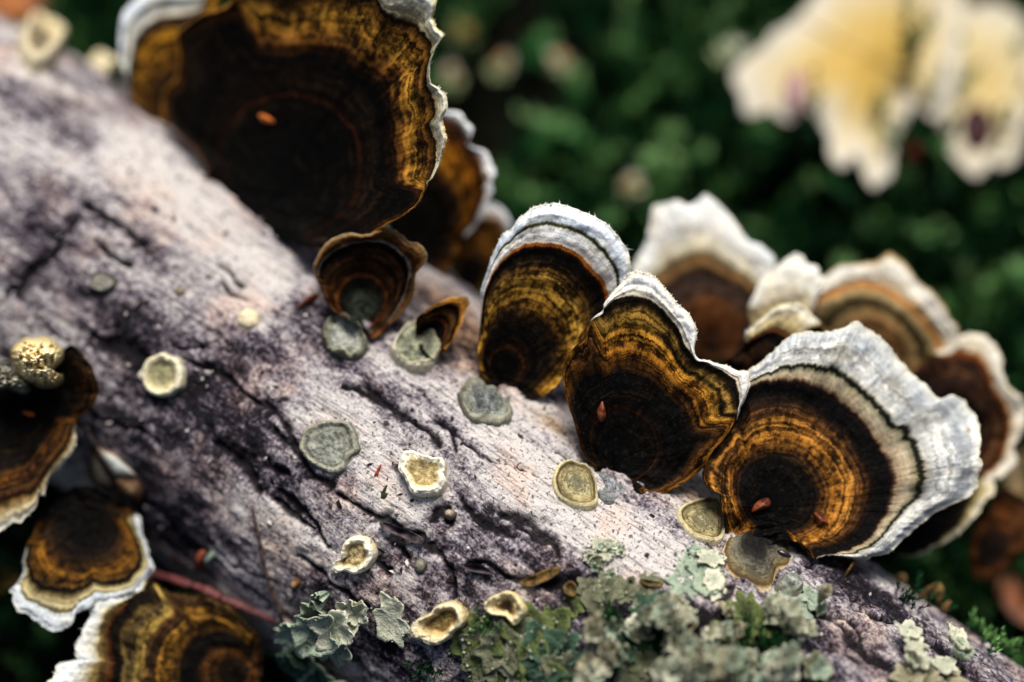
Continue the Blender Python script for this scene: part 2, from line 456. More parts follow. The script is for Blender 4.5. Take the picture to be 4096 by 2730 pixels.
BARK = bark_mat()
Vl = logpt(Sg, Tg, disp)
lc = v3(Sg, np.cos(th) * R0, np.sin(th) * R0)
log = empty('fallen_branch', logpt(np.array(0.), np.array(0.)) - E2 * R0, 'grey purple fallen branch with cracked peeling bark lying on moss', 'branch')
LO = np.asarray(log.location) / S
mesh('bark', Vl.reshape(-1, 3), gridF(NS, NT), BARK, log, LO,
     attrs={'lc': lc.reshape(-1, 3), 'pale': np.clip(pale, -.5, 1.4).ravel(), 'dark_shade': np.clip(dark_shade, 0, 1.9).ravel(), 'tan': np.clip(tanp, 0, 1).ravel(),
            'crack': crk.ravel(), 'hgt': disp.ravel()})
WOOD = mat_simple('end_wood', '4a3a28', '8a7250', 8, 0.8)
for sgn, si in ((-1, 0), (1, NS - 1)):
    ring = Vl[si]; ctr = ring.mean(0)
    V = np.concatenate([ring, ctr[None]]); j = np.arange(NT)
    F = np.stack([j, (j + 1) % NT, np.full(NT, NT)], -1)
    mesh('cut_end', V, F if sgn > 0 else F[:, ::-1], WOOD, log, LO)


# ------------------------------------------------------------------ polar builders
def closed_resample(pts, n, smooth=1):
    P = np.array(pts, float); m = len(P); out = []
    for i in range(m):                                          # catmull-rom
        p0, p1, p2, p3 = P[i - 1], P[i], P[(i + 1) % m], P[(i + 2) % m]
        t = np.linspace(0, 1, 14, endpoint=False)[:, None]
        out.append(0.5 * (2 * p1 + (p2 - p0) * t + (2 * p0 - 5 * p1 + 4 * p2 - p3) * t ** 2 + (3 * p1 - p0 - 3 * p2 + p3) * t ** 3))
    Q = np.concatenate(out); Q = np.concatenate([Q, Q[:1]])
    L = np.concatenate([[0], np.cumsum(np.hypot(*np.diff(Q, axis=0).T))])
    g = np.linspace(0, L[-1], n, endpoint=False)
    return np.stack([np.interp(g, L, Q[:, 0]), np.interp(g, L, Q[:, 1])], -1), L[-1]


def polar_parts(parent, origin, pos, u, vs, cuts, names, mat, vk=None):
    """pos (nv, nk, 3); cuts: indices into vs where one part ends and the next starts"""
    nv, nk = pos.shape[:2]
    # a doubled seam column so that u runs on
    U = np.broadcast_to(np.concatenate([u, [u[-1] + (u[1] - u[0])]])[None], (nv, nk + 1)); P = np.concatenate([pos, pos[:, :1]], 1)
    Vv = np.broadcast_to(np.asarray(vs)[:, None], (nv, nk + 1))
    if vk is not None: Vv = np.concatenate([vk, vk[:, :1]], 1)
    obs = []
    for (a, b), nm in zip(cuts, names):
        p = P[a:b + 1].reshape(-1, 3); uv = np.stack([U[a:b + 1], Vv[a:b + 1]], -1).reshape(-1, 2)
        obs.append(mesh(nm, p, gridF(b - a + 1, nk + 1, False), mat, parent, origin, uv))
    return obs


BR = {}
FRINGE = mat_simple('fringe_white', 'c8c4b4', 'e6e2d6', 10, .8)
OLDG = 'bracket fungi along the branch'


def bracket(key, label, outline, hub, band, depth, tilt, stops, dish=0.0, wave=0.18, jag=5.0, th=(0.7, 0.05), seed=1, wob=1.0, NA=340, NR=60,
            curl=0.05, mscale=8.0, ring=40.0, wavef=1.0, name='bracket_fungus', folds=(), rough=0.6, spec=0.05, streak=15.0, base=None, fringe=0):
    pts, per = closed_resample(outline, NA)
    hub = np.array(hub, float)
    ucm = np.arange(NA) / NA * per / 341.0
    a_ = np.arange(NA) / NA * 2 * math.pi
    dirv = pts - hub; rad = np.hypot(*dirv.T); ang = np.arctan2(dirv[:, 1], dirv[:, 0])
    # where the pale margin begins
    bnd = np.full(NA, 0.975); ins = np.ones(NA)
    if band:
        B = np.array(band, float) - hub; ba = np.unwrap(np.arctan2(B[:, 1], B[:, 0])); br = np.hypot(*B.T)
        if ba[-1] < ba[0]: ba, br = ba[::-1], br[::-1]
        mid = 0.5 * (ba[0] + ba[-1])
        aa = (ang - mid + math.pi) % (2 * math.pi) - math.pi + mid
        rb = np.interp(aa, ba, br) / rad
        ins = sm(ba[0] - 0.12, ba[0] + 0.02, aa) * (1 - sm(ba[-1] - 0.02, ba[-1] + 0.12, aa))
        bnd = np.clip(rb, 0.35, 0.975) * ins + 0.975 * (1 - ins)
        kx = np.hanning(7); kx /= kx.sum()
        bnd = np.convolve(np.concatenate([bnd[-3:], bnd, bnd[:3]]), kx, 'valid')
    # ragged margin
    jn = fbm(v3(pts[:, 0] * 0.03, pts[:, 1] * 0.03, seed * 3.1), 3, 0.6) * jag * 1.3 + fbm(v3(pts[:, 0] * 0.012, pts[:, 1] * 0.012, seed * 5.1), 2) * jag + np.abs(fbm(v3(pts[:, 0] * 0.10, pts[:, 1] * 0.10, seed * 2.1), 2)) * jag * 0.9 * ins
    rad2 = np.maximum(rad + jn, 8); pts = hub + dirv / rad[:, None] * rad2[:, None]; rad = rad2
    vk = 0.74 + 0.26 * ins
    if base:
        (bp, half) = base; b0 = math.atan2(bp[1] - hub[1], bp[0] - hub[0])
        q = np.abs((ang - b0 + math.pi) % (2 * math.pi) - math.pi)
        vk = vk * (0.2 + 0.8 * sm(half - 0.22, half + 0.12, q))
    # zones are near circular round the hub and follow the outline only near the rim
    wgt = (vk > .6).astype(float) + 1e-3; rbw = bnd * rad
    da = np.abs((ang[:, None] - ang[None] + math.pi) % (2 * math.pi) - math.pi); K = np.exp(-(da / .55) ** 2) * wgt[None]
    Rs = (K * rbw[None]).sum(1) / K.sum(1)
    n1 = int(NR * 0.68)
    vs = np.concatenate([np.linspace(0.0, 0.75, n1), np.linspace(0.75, 1.0, NR - n1 + 1)[1:]])
    v = vs[:, None]
    fr = np.where(v < 0.75, v / 0.75 * bnd[None], bnd[None] + (1 - bnd[None]) * (v - 0.75) / 0.25)
    px = hub[0] + (pts[None, :, 0] - hub[0]) * fr; py = hub[1] + (pts[None, :, 1] - hub[1]) * fr
    wv = sm(.30, .75, v)
    vtex = np.minimum(fr * rad[None] / Rs[None] * .75, .74) * (1 - wv) + v * vk[None] * wv
    dx = (px - hub[0]) / 341.7; dy = -(py - hub[1]) / 341.7
    base = depth + tilt[0] * dx + tilt[1] * dy
    rr_ = np.hypot(dx, dy)
    ca, sa = np.cos(ang)[None], np.sin(ang)[None]
    w = fbm(v3(ca * 1.3 * wavef + 0 * v, sa * 1.3 * wavef + 0 * v, seed * 7.7 + v * 0.7), 3)
    h = dish * fr ** 2 + wave * fr ** 2 * w * 1.6
    h = h + 0.05 * fbm(v3(v * 9 + 0 * ca, ca * 0.8 + 3, sa * 0.8 + seed), 3) * (0.3 + fr)          # concentric ridges
    h = h + 0.016 * fbm(v3(ucm[None] * 5 + 0 * v, v * 4 + 0 * ca, seed + 2.0), 3) * (0.2 + fr)        # radial wrinkles
    h = h + 0.010 * fbm(v3(px * 0.03, py * 0.03, seed + 9.0), 3)
    h = h + (0.07 * fbm(v3(px * 0.009, py * 0.009, seed + 19.0), 4, .6)) * sm(.7, .85, v)
    for fa, fw, fh in folds:                                                                     # radial folds of the margin
        q = (ang - fa + math.pi) % (2 * math.pi) - math.pi
        h = h + fh * np.exp(-(q / fw) ** 2)[None] * sm(0.45, 1.0, fr)
    edge = sm(0.9, 1.0, v)
    h = h - curl * edge ** 2
    dt = base - h
    top = W(px, py, dt)
    o0 = W(hub[0], hub[1], np.array(depth + 0.3))
    root = empty(name, o0, label, 'fungus', OLDG if name == 'bracket_fungus' else None)
    mat = mat_zone('zoned_cap_' + key, stops, seed * 2.7, wob, mscale, rough, spec, ring, streak)
    polar_parts(root, o0, top, ucm, vs, [(0, n1 - 1), (n1 - 1, len(vs) - 1)], ['cap', 'margin'], mat, vtex)
    # underside with the thick wedge it grows from
    vb = np.linspace(1.0, 0.0, 14); idx = np.searchsorted(vs, vb).clip(0, len(vs) - 1)
    vb = vs[idx]; frb = fr[idx]
    tk = th[1] * (0.5 + 0.5 * np.sqrt(np.maximum(1 - vb[:, None], 0)) * 2) + th[0] * (1 - frb) ** 2.5
    tk[0] = 0.02
    pxb, pyb = px[idx], py[idx]
    inset = np.ones_like(tk); 
    bot = W(hub[0] + (pxb - hub[0]) * inset, hub[1] + (pyb - hub[1]) * inset, dt[idx] + tk)
    V = np.concatenate([top[-1:], bot]).reshape(-1, 3)
    mesh('pore_surface', V, gridF(15, NA), PORE, root, o0)
    if fringe:                                                     # torn fibres standing off the pale rim
        r = np.random.RandomState(seed); cand = np.where(ins > .6)[0]; kx = r.choice(cand, fringe)
        b0 = top[-2][kx]; out = top[-1][kx] - top[-6][kx]; out /= np.linalg.norm(out, axis=1)[:, None]
        tan = top[-1][(kx + 1) % NA] - top[-1][kx]; tan /= np.linalg.norm(tan, axis=1)[:, None]
        d = out + tan * r.normal(0, .5, (fringe, 1)) + r.normal(0, .25, (fringe, 3)); L = r.gamma(1.6, .010, (fringe, 1)) + .004
        wd = tan * r.uniform(.006, .016, (fringe, 1))
        tri = np.stack([b0 - wd, b0 + wd, b0 + d * (L + .012), b0 - FWD * .012], 1).reshape(-1, 3)
        i4 = np.arange(fringe)[:, None] * 4
        F3 = np.concatenate([i4 + [0, 1, 2], i4 + [1, 3, 2], i4 + [3, 0, 2]])
        fo = mesh('margin_fringe', tri, F3, FRINGE, root, o0); fo['kind'] = 'stuff'
    BR[key] = (px, py, dt)
    return root


def on_bracket(key, x, y, lift=0.03):
    px, py, dt = BR[key]
    i = np.argmin((px - x) ** 2 + (py - y) ** 2)
    return W(x, y, dt.ravel()[i] - lift)


BLK = '0a0807'
# large top-left bracket, its side lobe, and those half hidden behind it
bracket('side_lobe', 'small white edged lobe tucked against left flank of the largest bracket', C3([(330, 640), (200, 560), (150, 480), (140, 400), (108, 320), (105, 220), (110, 140), (130, 60), (180, 0), (260, -60), (420, -80), (600, -60), (620, 40), (560, 200), (520, 400), (460, 600)]),
        C3([(440, 560)])[0], C3([(150, 430), (165, 300), (185, 200), (220, 150), (300, 95), (420, 78), (520, 60)]), 31.0, (-.15, -.1),
        '0:140d07:.6 .3:2a1a0c:1 .45:6b4a1c:1 .6:8a6420:1 .68:3c2a16:.9 .74:33261a:.6 .765:c8c0b0:.2 .83:d6d6d0:.1 .875:2c2d18:.4 .9:c8ccc8:.15 .94:dcdfe2:.1 1:e2e6e8:.05', base=(C3([(470, 700)])[0], 0.9), seed=4, wave=.12)
bracket('largest', 'largest bracket fungus, broad dark brown cap with black hollow centre', C3([(560, 900), (500, 790), (430, 720), (345, 630), (318, 560), (330, 480), (390, 400), (412, 300), (405, 210), (430, 140), (520, 80), (640, 35), (720, -20), (850, -70), (1000, -60), (1100, -90), (1300, -60), (1450, -50), (1560, -40), (1650, -70), (1745, -40), (1755, 30), (1740, 90), (1760, 150), (1800, 180), (1770, 230), (1738, 290), (1725, 350), (1730, 430), (1775, 460), (1810, 500), (1815, 560), (1795, 620), (1810, 680), (1800, 760), (1770, 860), (1730, 940), (1700, 990), (1670, 1060), (1600, 1120), (1530, 1165), (1450, 1205), (1400, 1250), (1280, 1330), (1150, 1310), (1000, 1270), (850, 1230), (740, 1180), (600, 1100), (500, 1040), (490, 960)]),
        C3([(930, 1020)])[0], C3([(800, -50), (1000, 0), (1100, -40), (1440, 0), (1490, 90), (1560, 120), (1650, 150), (1720, 230), (1728, 350), (1705, 450), (1735, 520), (1742, 600), (1712, 650), (1740, 730), (1750, 830), (1725, 920)]), 30.0, (-.68, -.14),
        '0:0a0b0b:.4 .12:0b0b0a:.4 .30:0e0c09:.5 .365:0f0b07:.5 .375:4a2a14:.7 .39:1c120a:.7 .46:140e08:.8 .52:0d0906:.6 .555:3a2410:1 .60:7a5426:1 .66:96702f:1 .71:6a4a20:1 .75:2a1c10:.7 .765:4a3a20:.5 .80:b5a988:.3 .88:cfc8b0:.2 .95:d8d6c8:.1 1:c9bd8c:.2',
        dish=.35, fringe=90, base=(C3([(740, 1300)])[0], 1.2), seed=2, wave=.22, jag=7, mscale=6, ring=34, NA=460, NR=80, curl=.08, th=(1.0, .06))
bracket('behind_big', 'amber bracket with bubbly white rim half hidden behind the largest bracket', C3([(1800, 580), (1840, 585), (1885, 600), (1900, 640), (1945, 660), (1940, 710), (1925, 745), (1970, 775), (2015, 800), (2042, 850), (2057, 910), (2040, 965), (2048, 1010), (2020, 1060), (2000, 1130), (1950, 1200), (1900, 1250), (1870, 1320), (1830, 1400), (1780, 1455), (1720, 1470), (1600, 1420), (1520, 1280), (1500, 1000), (1600, 750), (1700, 600)]),
        C3([(1600, 1280)])[0], C3([(1780, 600), (1870, 670), (1930, 765), (1985, 850), (2003, 950), (1998, 1030), (1965, 1120), (1895, 1230)]), 30.6, (-.3, -.1),
        '0:080604:.4 .4:0a0705:.5 .5:2a1a0c:.9 .6:7a5216:1 .68:6a4212:1 .73:3a1c0a:.6 .755:6a3818:.4 .78:c9c2b4:.2 .9:dfe0e2:.05 1:e6e8ea:.05', base=(C3([(1500, 1300)])[0], 1.3), seed=5, jag=11, wave=.15, th=(.8, .1))
bracket('behind_small', 'small brown bracket with white rim tucked behind the amber bracket', C3([(2010, 1080), (2060, 1072), (2110, 1110), (2152, 1180), (2140, 1230), (2080, 1340), (2010, 1460), (1950, 1560), (1850, 1500), (1890, 1250)]),
        C3([(1930, 1480)])[0], C3([(2000, 1130), (2060, 1130), (2110, 1180), (2125, 1240)]), 31.2, (-.1, -.1),
        '0:0a0705:.4 .3:1a1008:.7 .5:5a3c16:.9 .72:7a5826:.7 .76:b5ada0:.2 1:dadde2:.05', base=(C3([(1850, 1550)])[0], 1.0), seed=6, jag=4, NA=200, NR=40)
# small dark cup and its neighbour
bracket('dark_cup', 'small dark cup shaped bracket with wavy tan rim below the largest bracket', E3c([(250, 560), (252, 640), (300, 740), (340, 830), (430, 900), (550, 960), (600, 1020), (640, 1025), (720, 950), (790, 880), (850, 800), (880, 720), (890, 620), (930, 570), (957, 520), (945, 470), (900, 430), (850, 420), (800, 380), (750, 340), (690, 330), (640, 345), (590, 380), (500, 373), (430, 375), (340, 420), (290, 470)]),
        E3c([(540, 860)])[0], E3c([(275, 640), (290, 550), (370, 490), (480, 440), (600, 425), (700, 435), (775, 490), (820, 550), (838, 640), (810, 740), (770, 820), (700, 920)]), 29.3, (-.05, -.1),
        '0:5a6258:.7 .22:3a4038:.7 .36:12130f:.7 .41:7a4a24:.5 .44:1c140e:.5 .52:4a3018:.8 .57:1a120c:.6 .63:5a3c20:.9 .70:120d0a:.5 .745:0c0a09:.3 .765:8a857c:.3 .80:5a3a20:.6 .9:7a5530:.5 .97:a08058:.3 1:c9b694:.2', dish=.32, base=(E3c([(470, 1000)])[0], 0.8), seed=8, wave=.16, jag=4, curl=.12, NA=300, wob=.7, folds=[(-.9, .25, .2)])
bracket('narrow', 'narrow brown bracket with ochre lip rising behind a grey green knob', E3c([(880, 920), (930, 860), (1000, 810), (1060, 780), (1130, 763), (1200, 770), (1222, 810), (1190, 870), (1170, 930), (1130, 1010), (1080, 1090), (1030, 1140), (980, 1150), (900, 1060)]),
        E3c([(950, 1040)])[0], E3c([(940, 875), (1000, 840), (1080, 812), (1145, 830), (1160, 900), (1130, 960), (1045, 1080)]), 29.2, (-.1, -.1),
        '0:1a1b1a:.6 .3:1a1614:.7 .42:2a2422:.5 .48:7a4a22:.5 .52:17110e:.5 .62:6a4a28:.8 .68:20160e:.6 .745:0f0b08:.4 .77:8a5c28:.4 .9:b5853f:.3 1:c9a468:.2', dish=.3, base=(E3c([(900, 1150)])[0], 0.8), seed=9, jag=3, NA=200, NR=44, wob=.6)
# the sharp pair in the middle
bracket('round_white', 'rounded banded bracket with broad white rim split by a thin dark green line', C1([(135, 880), (130, 800), (143, 700), (147, 620), (150, 545), (147, 500), (168, 440), (180, 400), (205, 330), (240, 250), (265, 215), (300, 195), (325, 155), (380, 115), (405, 100), (470, 85), (515, 76), (560, 92), (640, 118), (710, 150), (770, 190), (810, 240), (840, 280), (862, 330), (872, 400), (868, 440), (840, 500), (800, 570), (750, 650), (700, 730), (650, 800), (600, 850), (560, 900), (520, 960), (440, 1015), (360, 1022), (330, 1015), (260, 1010), (180, 960), (140, 920)]),
        C1([(235, 905)])[0], C1([(150, 640), (165, 520), (200, 430), (245, 365), (300, 312), (360, 286), (450, 275), (540, 285), (620, 330), (685, 405), (742, 470), (758, 530), (745, 620), (690, 720)]), 29.05, (-.05, -.34),
        '0:080605:.4 .13:090706:.4 .165:1a1009:.5 .175:5c3818:.5 .19:2a1a0e:.7 .25:110b07:.7 .34:120c07:.8 .40:3a2812:1 .46:7a5a26:1 .52:8a6a30:1 .57:9a7838:1 .62:5a4220:1 .66:2a1f14:.8 .70:14110e:.6 .728:171310:.4 .738:5a2c10:.3 .746:c07a30:.2 .756:b06a28:.25 .766:cfc6b8:.15 .81:d8d6d4:.1 .853:d2d2cc:.15 .868:33331a:.6 .882:4a4a2c:.5 .895:d0d6d8:.1 .93:d2d6da:.14 .97:e0e6ea:.06 1:efeee6:.05',
        fringe=190, base=(C1([(240, 1100)])[0], 1.1), seed=12, wave=.12, jag=5, NA=440, NR=90, wob=.75, dish=.05, curl=.07, ring=46)
bracket('hourglass', 'hourglass shaped amber and black bracket with white upper rim and red flake', C1([(690, 1340), (640, 1300), (615, 1200), (590, 1110), (562, 1030), (545, 930), (545, 880), (560, 830), (590, 780), (648, 732), (660, 680), (690, 630), (735, 595), (745, 555), (780, 510), (825, 465), (870, 412), (930, 405), (980, 425), (1040, 490), (1100, 560), (1150, 610), (1183, 670), (1190, 720), (1178, 775), (1195, 822), (1250, 835), (1290, 848), (1340, 858), (1390, 885), (1437, 890), (1447, 950), (1425, 1010), (1400, 1070), (1375, 1140), (1330, 1205), (1265, 1285), (1240, 1335), (1195, 1380), (1130, 1430), (1060, 1470), (990, 1487), (960, 1465), (905, 1490), (840, 1525), (770, 1530), (725, 1490), (705, 1420)]),
        C1([(790, 1340)])[0], C1([(735, 598), (785, 548), (880, 533), (960, 550), (1030, 600), (1090, 670), (1125, 755), (1160, 805), (1240, 850), (1320, 885), (1370, 930), (1390, 1000), (1390, 1060)]), 28.6, (-.05, -.14),
        '0:0d0e0f:.5 .12:0b0b0b:.5 .22:0c0a08:.5 .275:1a110a:.5 .285:4a2e16:.7 .30:1a110a:.7 .38:0b0806:.6 .46:0d0906:.7 .52:4a3014:1 .57:7e5620:1 .62:8a6428:1 .66:5e4a1e:1 .69:7a6032:1 .715:33260f:.9 .735:17120b:.6 .747:0e0c07:.4 .756:4c4020:.4 .775:c9c0ae:.2 .85:dcd8d0:.1 .95:e6e6e2:.06 1:e6ddc8:.1',
        fringe=150, base=(C1([(730, 1600)])[0], 0.95), seed=14, wave=.14, jag=4, NA=460, NR=86, wob=.9, dish=.1, curl=.07, ring=42, th=(.8, .05), folds=[(.9, .25, .15)])
# those in soft focus behind
bracket('pale_back', 'pale white topped bracket with brown base standing behind the hourglass bracket', C4([(35, 440), (70, 370), (110, 290), (135, 180), (150, 100), (190, 88), (270, 70), (330, 95), (370, 80), (400, 50), (430, 40), (480, 80), (550, 150), (600, 220), (640, 270), (720, 310), (780, 370), (770, 450), (720, 520), (690, 620), (660, 760), (620, 850), (540, 900), (440, 910), (370, 880), (300, 740), (200, 600), (100, 500)]),
        C4([(450, 850)])[0], C4([(120, 500), (200, 430), (280, 370), (390, 335), (480, 370), (560, 420), (640, 460), (690, 520)]), 30.6, (0, -.05),
        '0:2a1a0c:.6 .2:4a2c14:.6 .4:6a4626:.6 .52:5a4a42:.5 .62:3a2e26:.4 .68:8a6c48:.4 .72:7a6040:.4 .745:5a4c30:.4 .78:c0b8a0:.2 .88:d8d6d0:.08 1:dcdcd6:.05', base=(C4([(450, 1000)])[0], 1.2), seed=16, wave=.1, jag=7, NA=260, NR=50)
bracket('cream_lobe', 'cream white plain lobe between the pale bracket and the orange banded bracket', C4([(650, 680), (650, 620), (680, 540), (720, 470), (790, 420), (860, 360), (890, 340), (930, 360), (950, 400), (1000, 420), (1025, 470), (1050, 470), (1010, 560), (985, 620), (950, 690), (850, 780), (690, 760)]),
        C4([(830, 750)])[0], C4([(690, 640), (760, 600), (850, 580), (930, 600), (970, 640)]), 30.1, (0, -.05),
        '0:3a2c1c:.6 .3:8a7450:.5 .6:b5a580:.4 .75:cdc3aa:.2 .9:d8d4c8:.1 1:dcdad0:.05', base=(C4([(820, 900)])[0], 1.0), seed=17, wave=.12, jag=6, NA=220, NR=40)
bracket('orange_band', 'broad tan bracket with orange band and torn whitish peak in soft focus', C4([(960, 620), (970, 560), (1020, 490), (1080, 430), (1150, 405), (1250, 400), (1330, 380), (1380, 345), (1430, 370), (1480, 420), (1540, 500), (1610, 540), (1660, 610), (1700, 690), (1740, 750), (1730, 860), (1650, 920), (1560, 960), (1480, 990), (1300, 960), (1100, 860), (1000, 750)]),
        C4([(1260, 950)])[0], C4([(975, 620), (1010, 585), (1100, 540), (1250, 505), (1400, 555), (1500, 620), (1580, 720), (1640, 800), (1650, 850)]), 30.5, (.05, -.05),
        '0:1a1008:.7 .3:4a3218:.8 .45:8a6c48:.6 .54:a08860:.4 .585:3a3420:.4 .62:4a4028:.4 .66:a8946c:.4 .70:b5a07a:.3 .735:b5782a:.3 .755:a86a20:.3 .78:b8a888:.2 .86:cfc9bc:.15 .95:d6d2c8:.1 1:b09a68:.2', base=(C4([(1260, 1100)])[0], 1.1), seed=18, wave=.14, jag=6, NA=280, NR=56)
bracket('far_right', 'dark rust bracket with frilled white rim beyond the widest white rimmed bracket', C4([(1500, 980), (1600, 870), (1700, 830), (1760, 780), (1820, 760), (1890, 790), (1940, 850), (1970, 910), (1975, 970), (2010, 1040), (2070, 1090), (2092, 1150), (2085, 1250), (2060, 1310), (2030, 1360), (2050, 1440), (2010, 1480), (1930, 1530), (1860, 1525), (1780, 1450), (1650, 1250), (1560, 1100)]),
        C4([(1700, 1290)])[0], C4([(1650, 885), (1760, 860), (1850, 890), (1890, 960), (1925, 1050), (1985, 1120), (2005, 1220), (1995, 1330), (1965, 1420), (1880, 1500)]), 30.3, (.05, -.05),
        '0:0a0605:.5 .3:120a06:.6 .5:2a1810:.8 .6:4a3220:.8 .67:2a1a10:.7 .72:6a3c18:.6 .75:8a5420:.4 .78:b8a484:.3 .88:d2ccc0:.15 1:d8d0ba:.15', fringe=90, base=(C4([(1550, 1450)])[0], 1.2), seed=19, wave=.2, jag=8, NA=280, NR=50)
bracket('curled_small', 'small curled cream edged bracket wedged behind the widest white rimmed bracket', C4([(520, 920), (580, 870), (618, 830), (625, 780), (660, 740), (720, 680), (770, 640), (830, 612), (925, 615), (960, 650), (1010, 700), (1033, 755), (980, 790), (900, 820), (820, 870), (740, 930), (640, 970)]),
        C4([(680, 920)])[0], C4([(640, 820), (700, 775), (760, 750), (830, 765), (855, 800)]), 29.3, (.05, -.1),
        '0:1a0e07:.7 .3:2c190c:.8 .5:1a130a:.7 .64:0b0a08:.4 .715:0c0a07:.3 .745:8a5424:.4 .765:3a2c18:.5 .80:a89870:.4 .88:cbbf9c:.3 .96:ddd8c8:.1 1:d8cc9c:.1', fringe=60, base=(C4([(560, 1000)])[0], 1.2), seed=21, wave=.15, jag=6, NA=220, NR=44)
bracket('under_rim', 'black capped bracket with saw edged pale rim underneath the widest bracket', C2([(1460, 865), (1530, 880), (1538, 940), (1500, 960), (1470, 1020), (1410, 1080), (1370, 1130), (1290, 1170), (1200, 1222), (1150, 1232), (1080, 1240), (1000, 1262), (930, 1272), (850, 1255), (800, 1150), (1100, 950), (1300, 850)]),
        C2([(1000, 1060)])[0], C2([(1430, 900), (1420, 960), (1390, 1030), (1350, 1095), (1280, 1145), (1180, 1205), (1080, 1228)]), 29.9, (.05, .05),
        '0:070605:.3 .5:080706:.4 .7:12100a:.6 .745:2a2412:.6 .78:6a5f38:.6 .86:a89c74:.5 .94:cfc8b4:.3 1:d8d2b8:.2', fringe=90, base=(C2([(800, 1000)])[0], 1.2), seed=22, jag=9, wave=.12, NA=260, NR=44)
bracket('brown_edge', 'plain brown bracket with a dark ring growing low below the rust bracket', C2([(1520, 1000), (1540, 930), (1600, 908), (1650, 930), (1720, 980), (1760, 1100), (1740, 1180), (1680, 1210), (1640, 1255), (1580, 1315), (1510, 1350), (1440, 1330), (1420, 1200), (1450, 1100)]),
        C2([(1500, 1240)])[0], None, 30.6, (.1, .05),
        '0:080504:.5 .3:1c1008:.8 .5:4a2c12:.8 .65:5a3818:.6 .71:160c06:.3 .76:4a2e16:.5 .9:6a4826:.4 1:8a6c48:.3', seed=23, jag=5, NA=220, NR=40)
bracket('widest_white', 'widest fan bracket with amber centre, black ring and thick folded bluish white rim', C2([(250, 1180), (240, 1100), (225, 1010), (213, 940), (185, 925), (150, 900), (133, 850), (150, 780), (190, 720), (230, 670), (270, 610), (300, 530), (312, 470), (325, 410), (350, 345), (400, 310), (450, 268), (490, 230), (525, 203), (580, 165), (640, 155), (710, 160), (760, 150), (820, 132), (872, 103), (905, 120), (945, 150), (1000, 190), (1035, 230), (1070, 285), (1140, 360), (1205, 410), (1275, 475), (1340, 458), (1400, 488), (1440, 550), (1467, 620), (1473, 700), (1468, 760), (1482, 785), (1462, 850), (1455, 910), (1420, 950), (1330, 990), (1250, 1030), (1200, 1075), (1130, 1130), (1080, 1172), (1030, 1220), (950, 1240), (880, 1252), (800, 1235), (740, 1230), (665, 1245), (655, 1215), (610, 1180), (540, 1160), (450, 1185), (330, 1210)]),
        C2([(430, 1000)])[0], C2([(305, 520), (345, 440), (410, 398), (520, 393), (640, 403), (740, 455), (830, 520), (920, 600), (980, 690), (1022, 780), (1042, 870), (1032, 950), (1008, 1040), (950, 1130), (880, 1185), (780, 1218), (670, 1238)]), 28.5, (.2, .05),
        '0:070606:.3 .15:080707:.35 .25:0c0907:.5 .31:120c07:.8 .37:4a3014:1 .44:7a5424:1 .52:8a6230:1 .57:5a3c1e:1 .62:2a1a0e:.9 .66:110c09:.6 .70:0a0808:.3 .738:0c0808:.3 .75:3a2018:.3 .765:a8967c:.35 .795:b8ac94:.3 .812:a09a80:.3 .82:24281a:.4 .832:2a2e20:.4 .845:c4c2b8:.2 .87:c6c8c6:.42 .91:cdcdc8:.42 .95:bcc0c2:.45 .98:d0d0cc:.2 1:ddd8c4:.1',
        fringe=200, base=(C2([(420, 1300)])[0], 0.8), seed=25, wave=.2, jag=8, NA=560, NR=96, wob=.8, dish=.1, curl=.12, ring=40, th=(.9, .07), folds=[(-.42, .10, -.22), (-.25, .14, .22), (-1.15, .1, .12), (-.8, .08, -.1)])
# left cluster growing from the near flank
bracket('left_bottom', 'black banded bracket lowest in the cluster on the shaded flank beside a red twig', C6([(1170, 760), (1240, 755), (1300, 790), (1350, 830), (1430, 845), (1600, 850), (1800, 930), (1950, 1060), (2080, 1200), (2120, 1450), (2060, 1750), (1700, 2000), (1200, 2050), (850, 1950), (560, 1800), (420, 1680), (400, 1565), (440, 1530), (450, 1460), (480, 1415), (560, 1400), (640, 1385), (618, 1365), (620, 1270), (650, 1200), (680, 1130), (720, 1060), (740, 960), (790, 905), (900, 895), (1050, 870), (1120, 800)]),
        C6([(1930, 1500)])[0], C6([(1180, 830), (1030, 920), (970, 1020), (905, 1080), (880, 1150), (895, 1300), (920, 1400), (900, 1560), (880, 1750), (950, 1900)]), 29.4, (.3, .1),
        '0:080605:.4 .12:1a1008:.8 .2:4a3016:.8 .25:0d0a07:.5 .34:0c0a08:.6 .39:5a4018:1 .46:7a5a26:1 .49:2a1c10:.9 .53:4a3420:.9 .58:8a7440:1 .63:3a3020:1 .67:5a4a2c:1 .70:120e0a:.6 .735:0d0b09:.4 .757:5a361c:.6 .79:6a5030:.6 .84:a08c5c:.4 .88:cdc8b4:.2 .94:d8dcdc:.1 1:dfdfd6:.1', fringe=120, base=(C6([(2300, 1500)])[0], 1.25), th=(2.2, .05), seed=31, wave=.14, jag=8, NA=420, NR=84, ring=50)
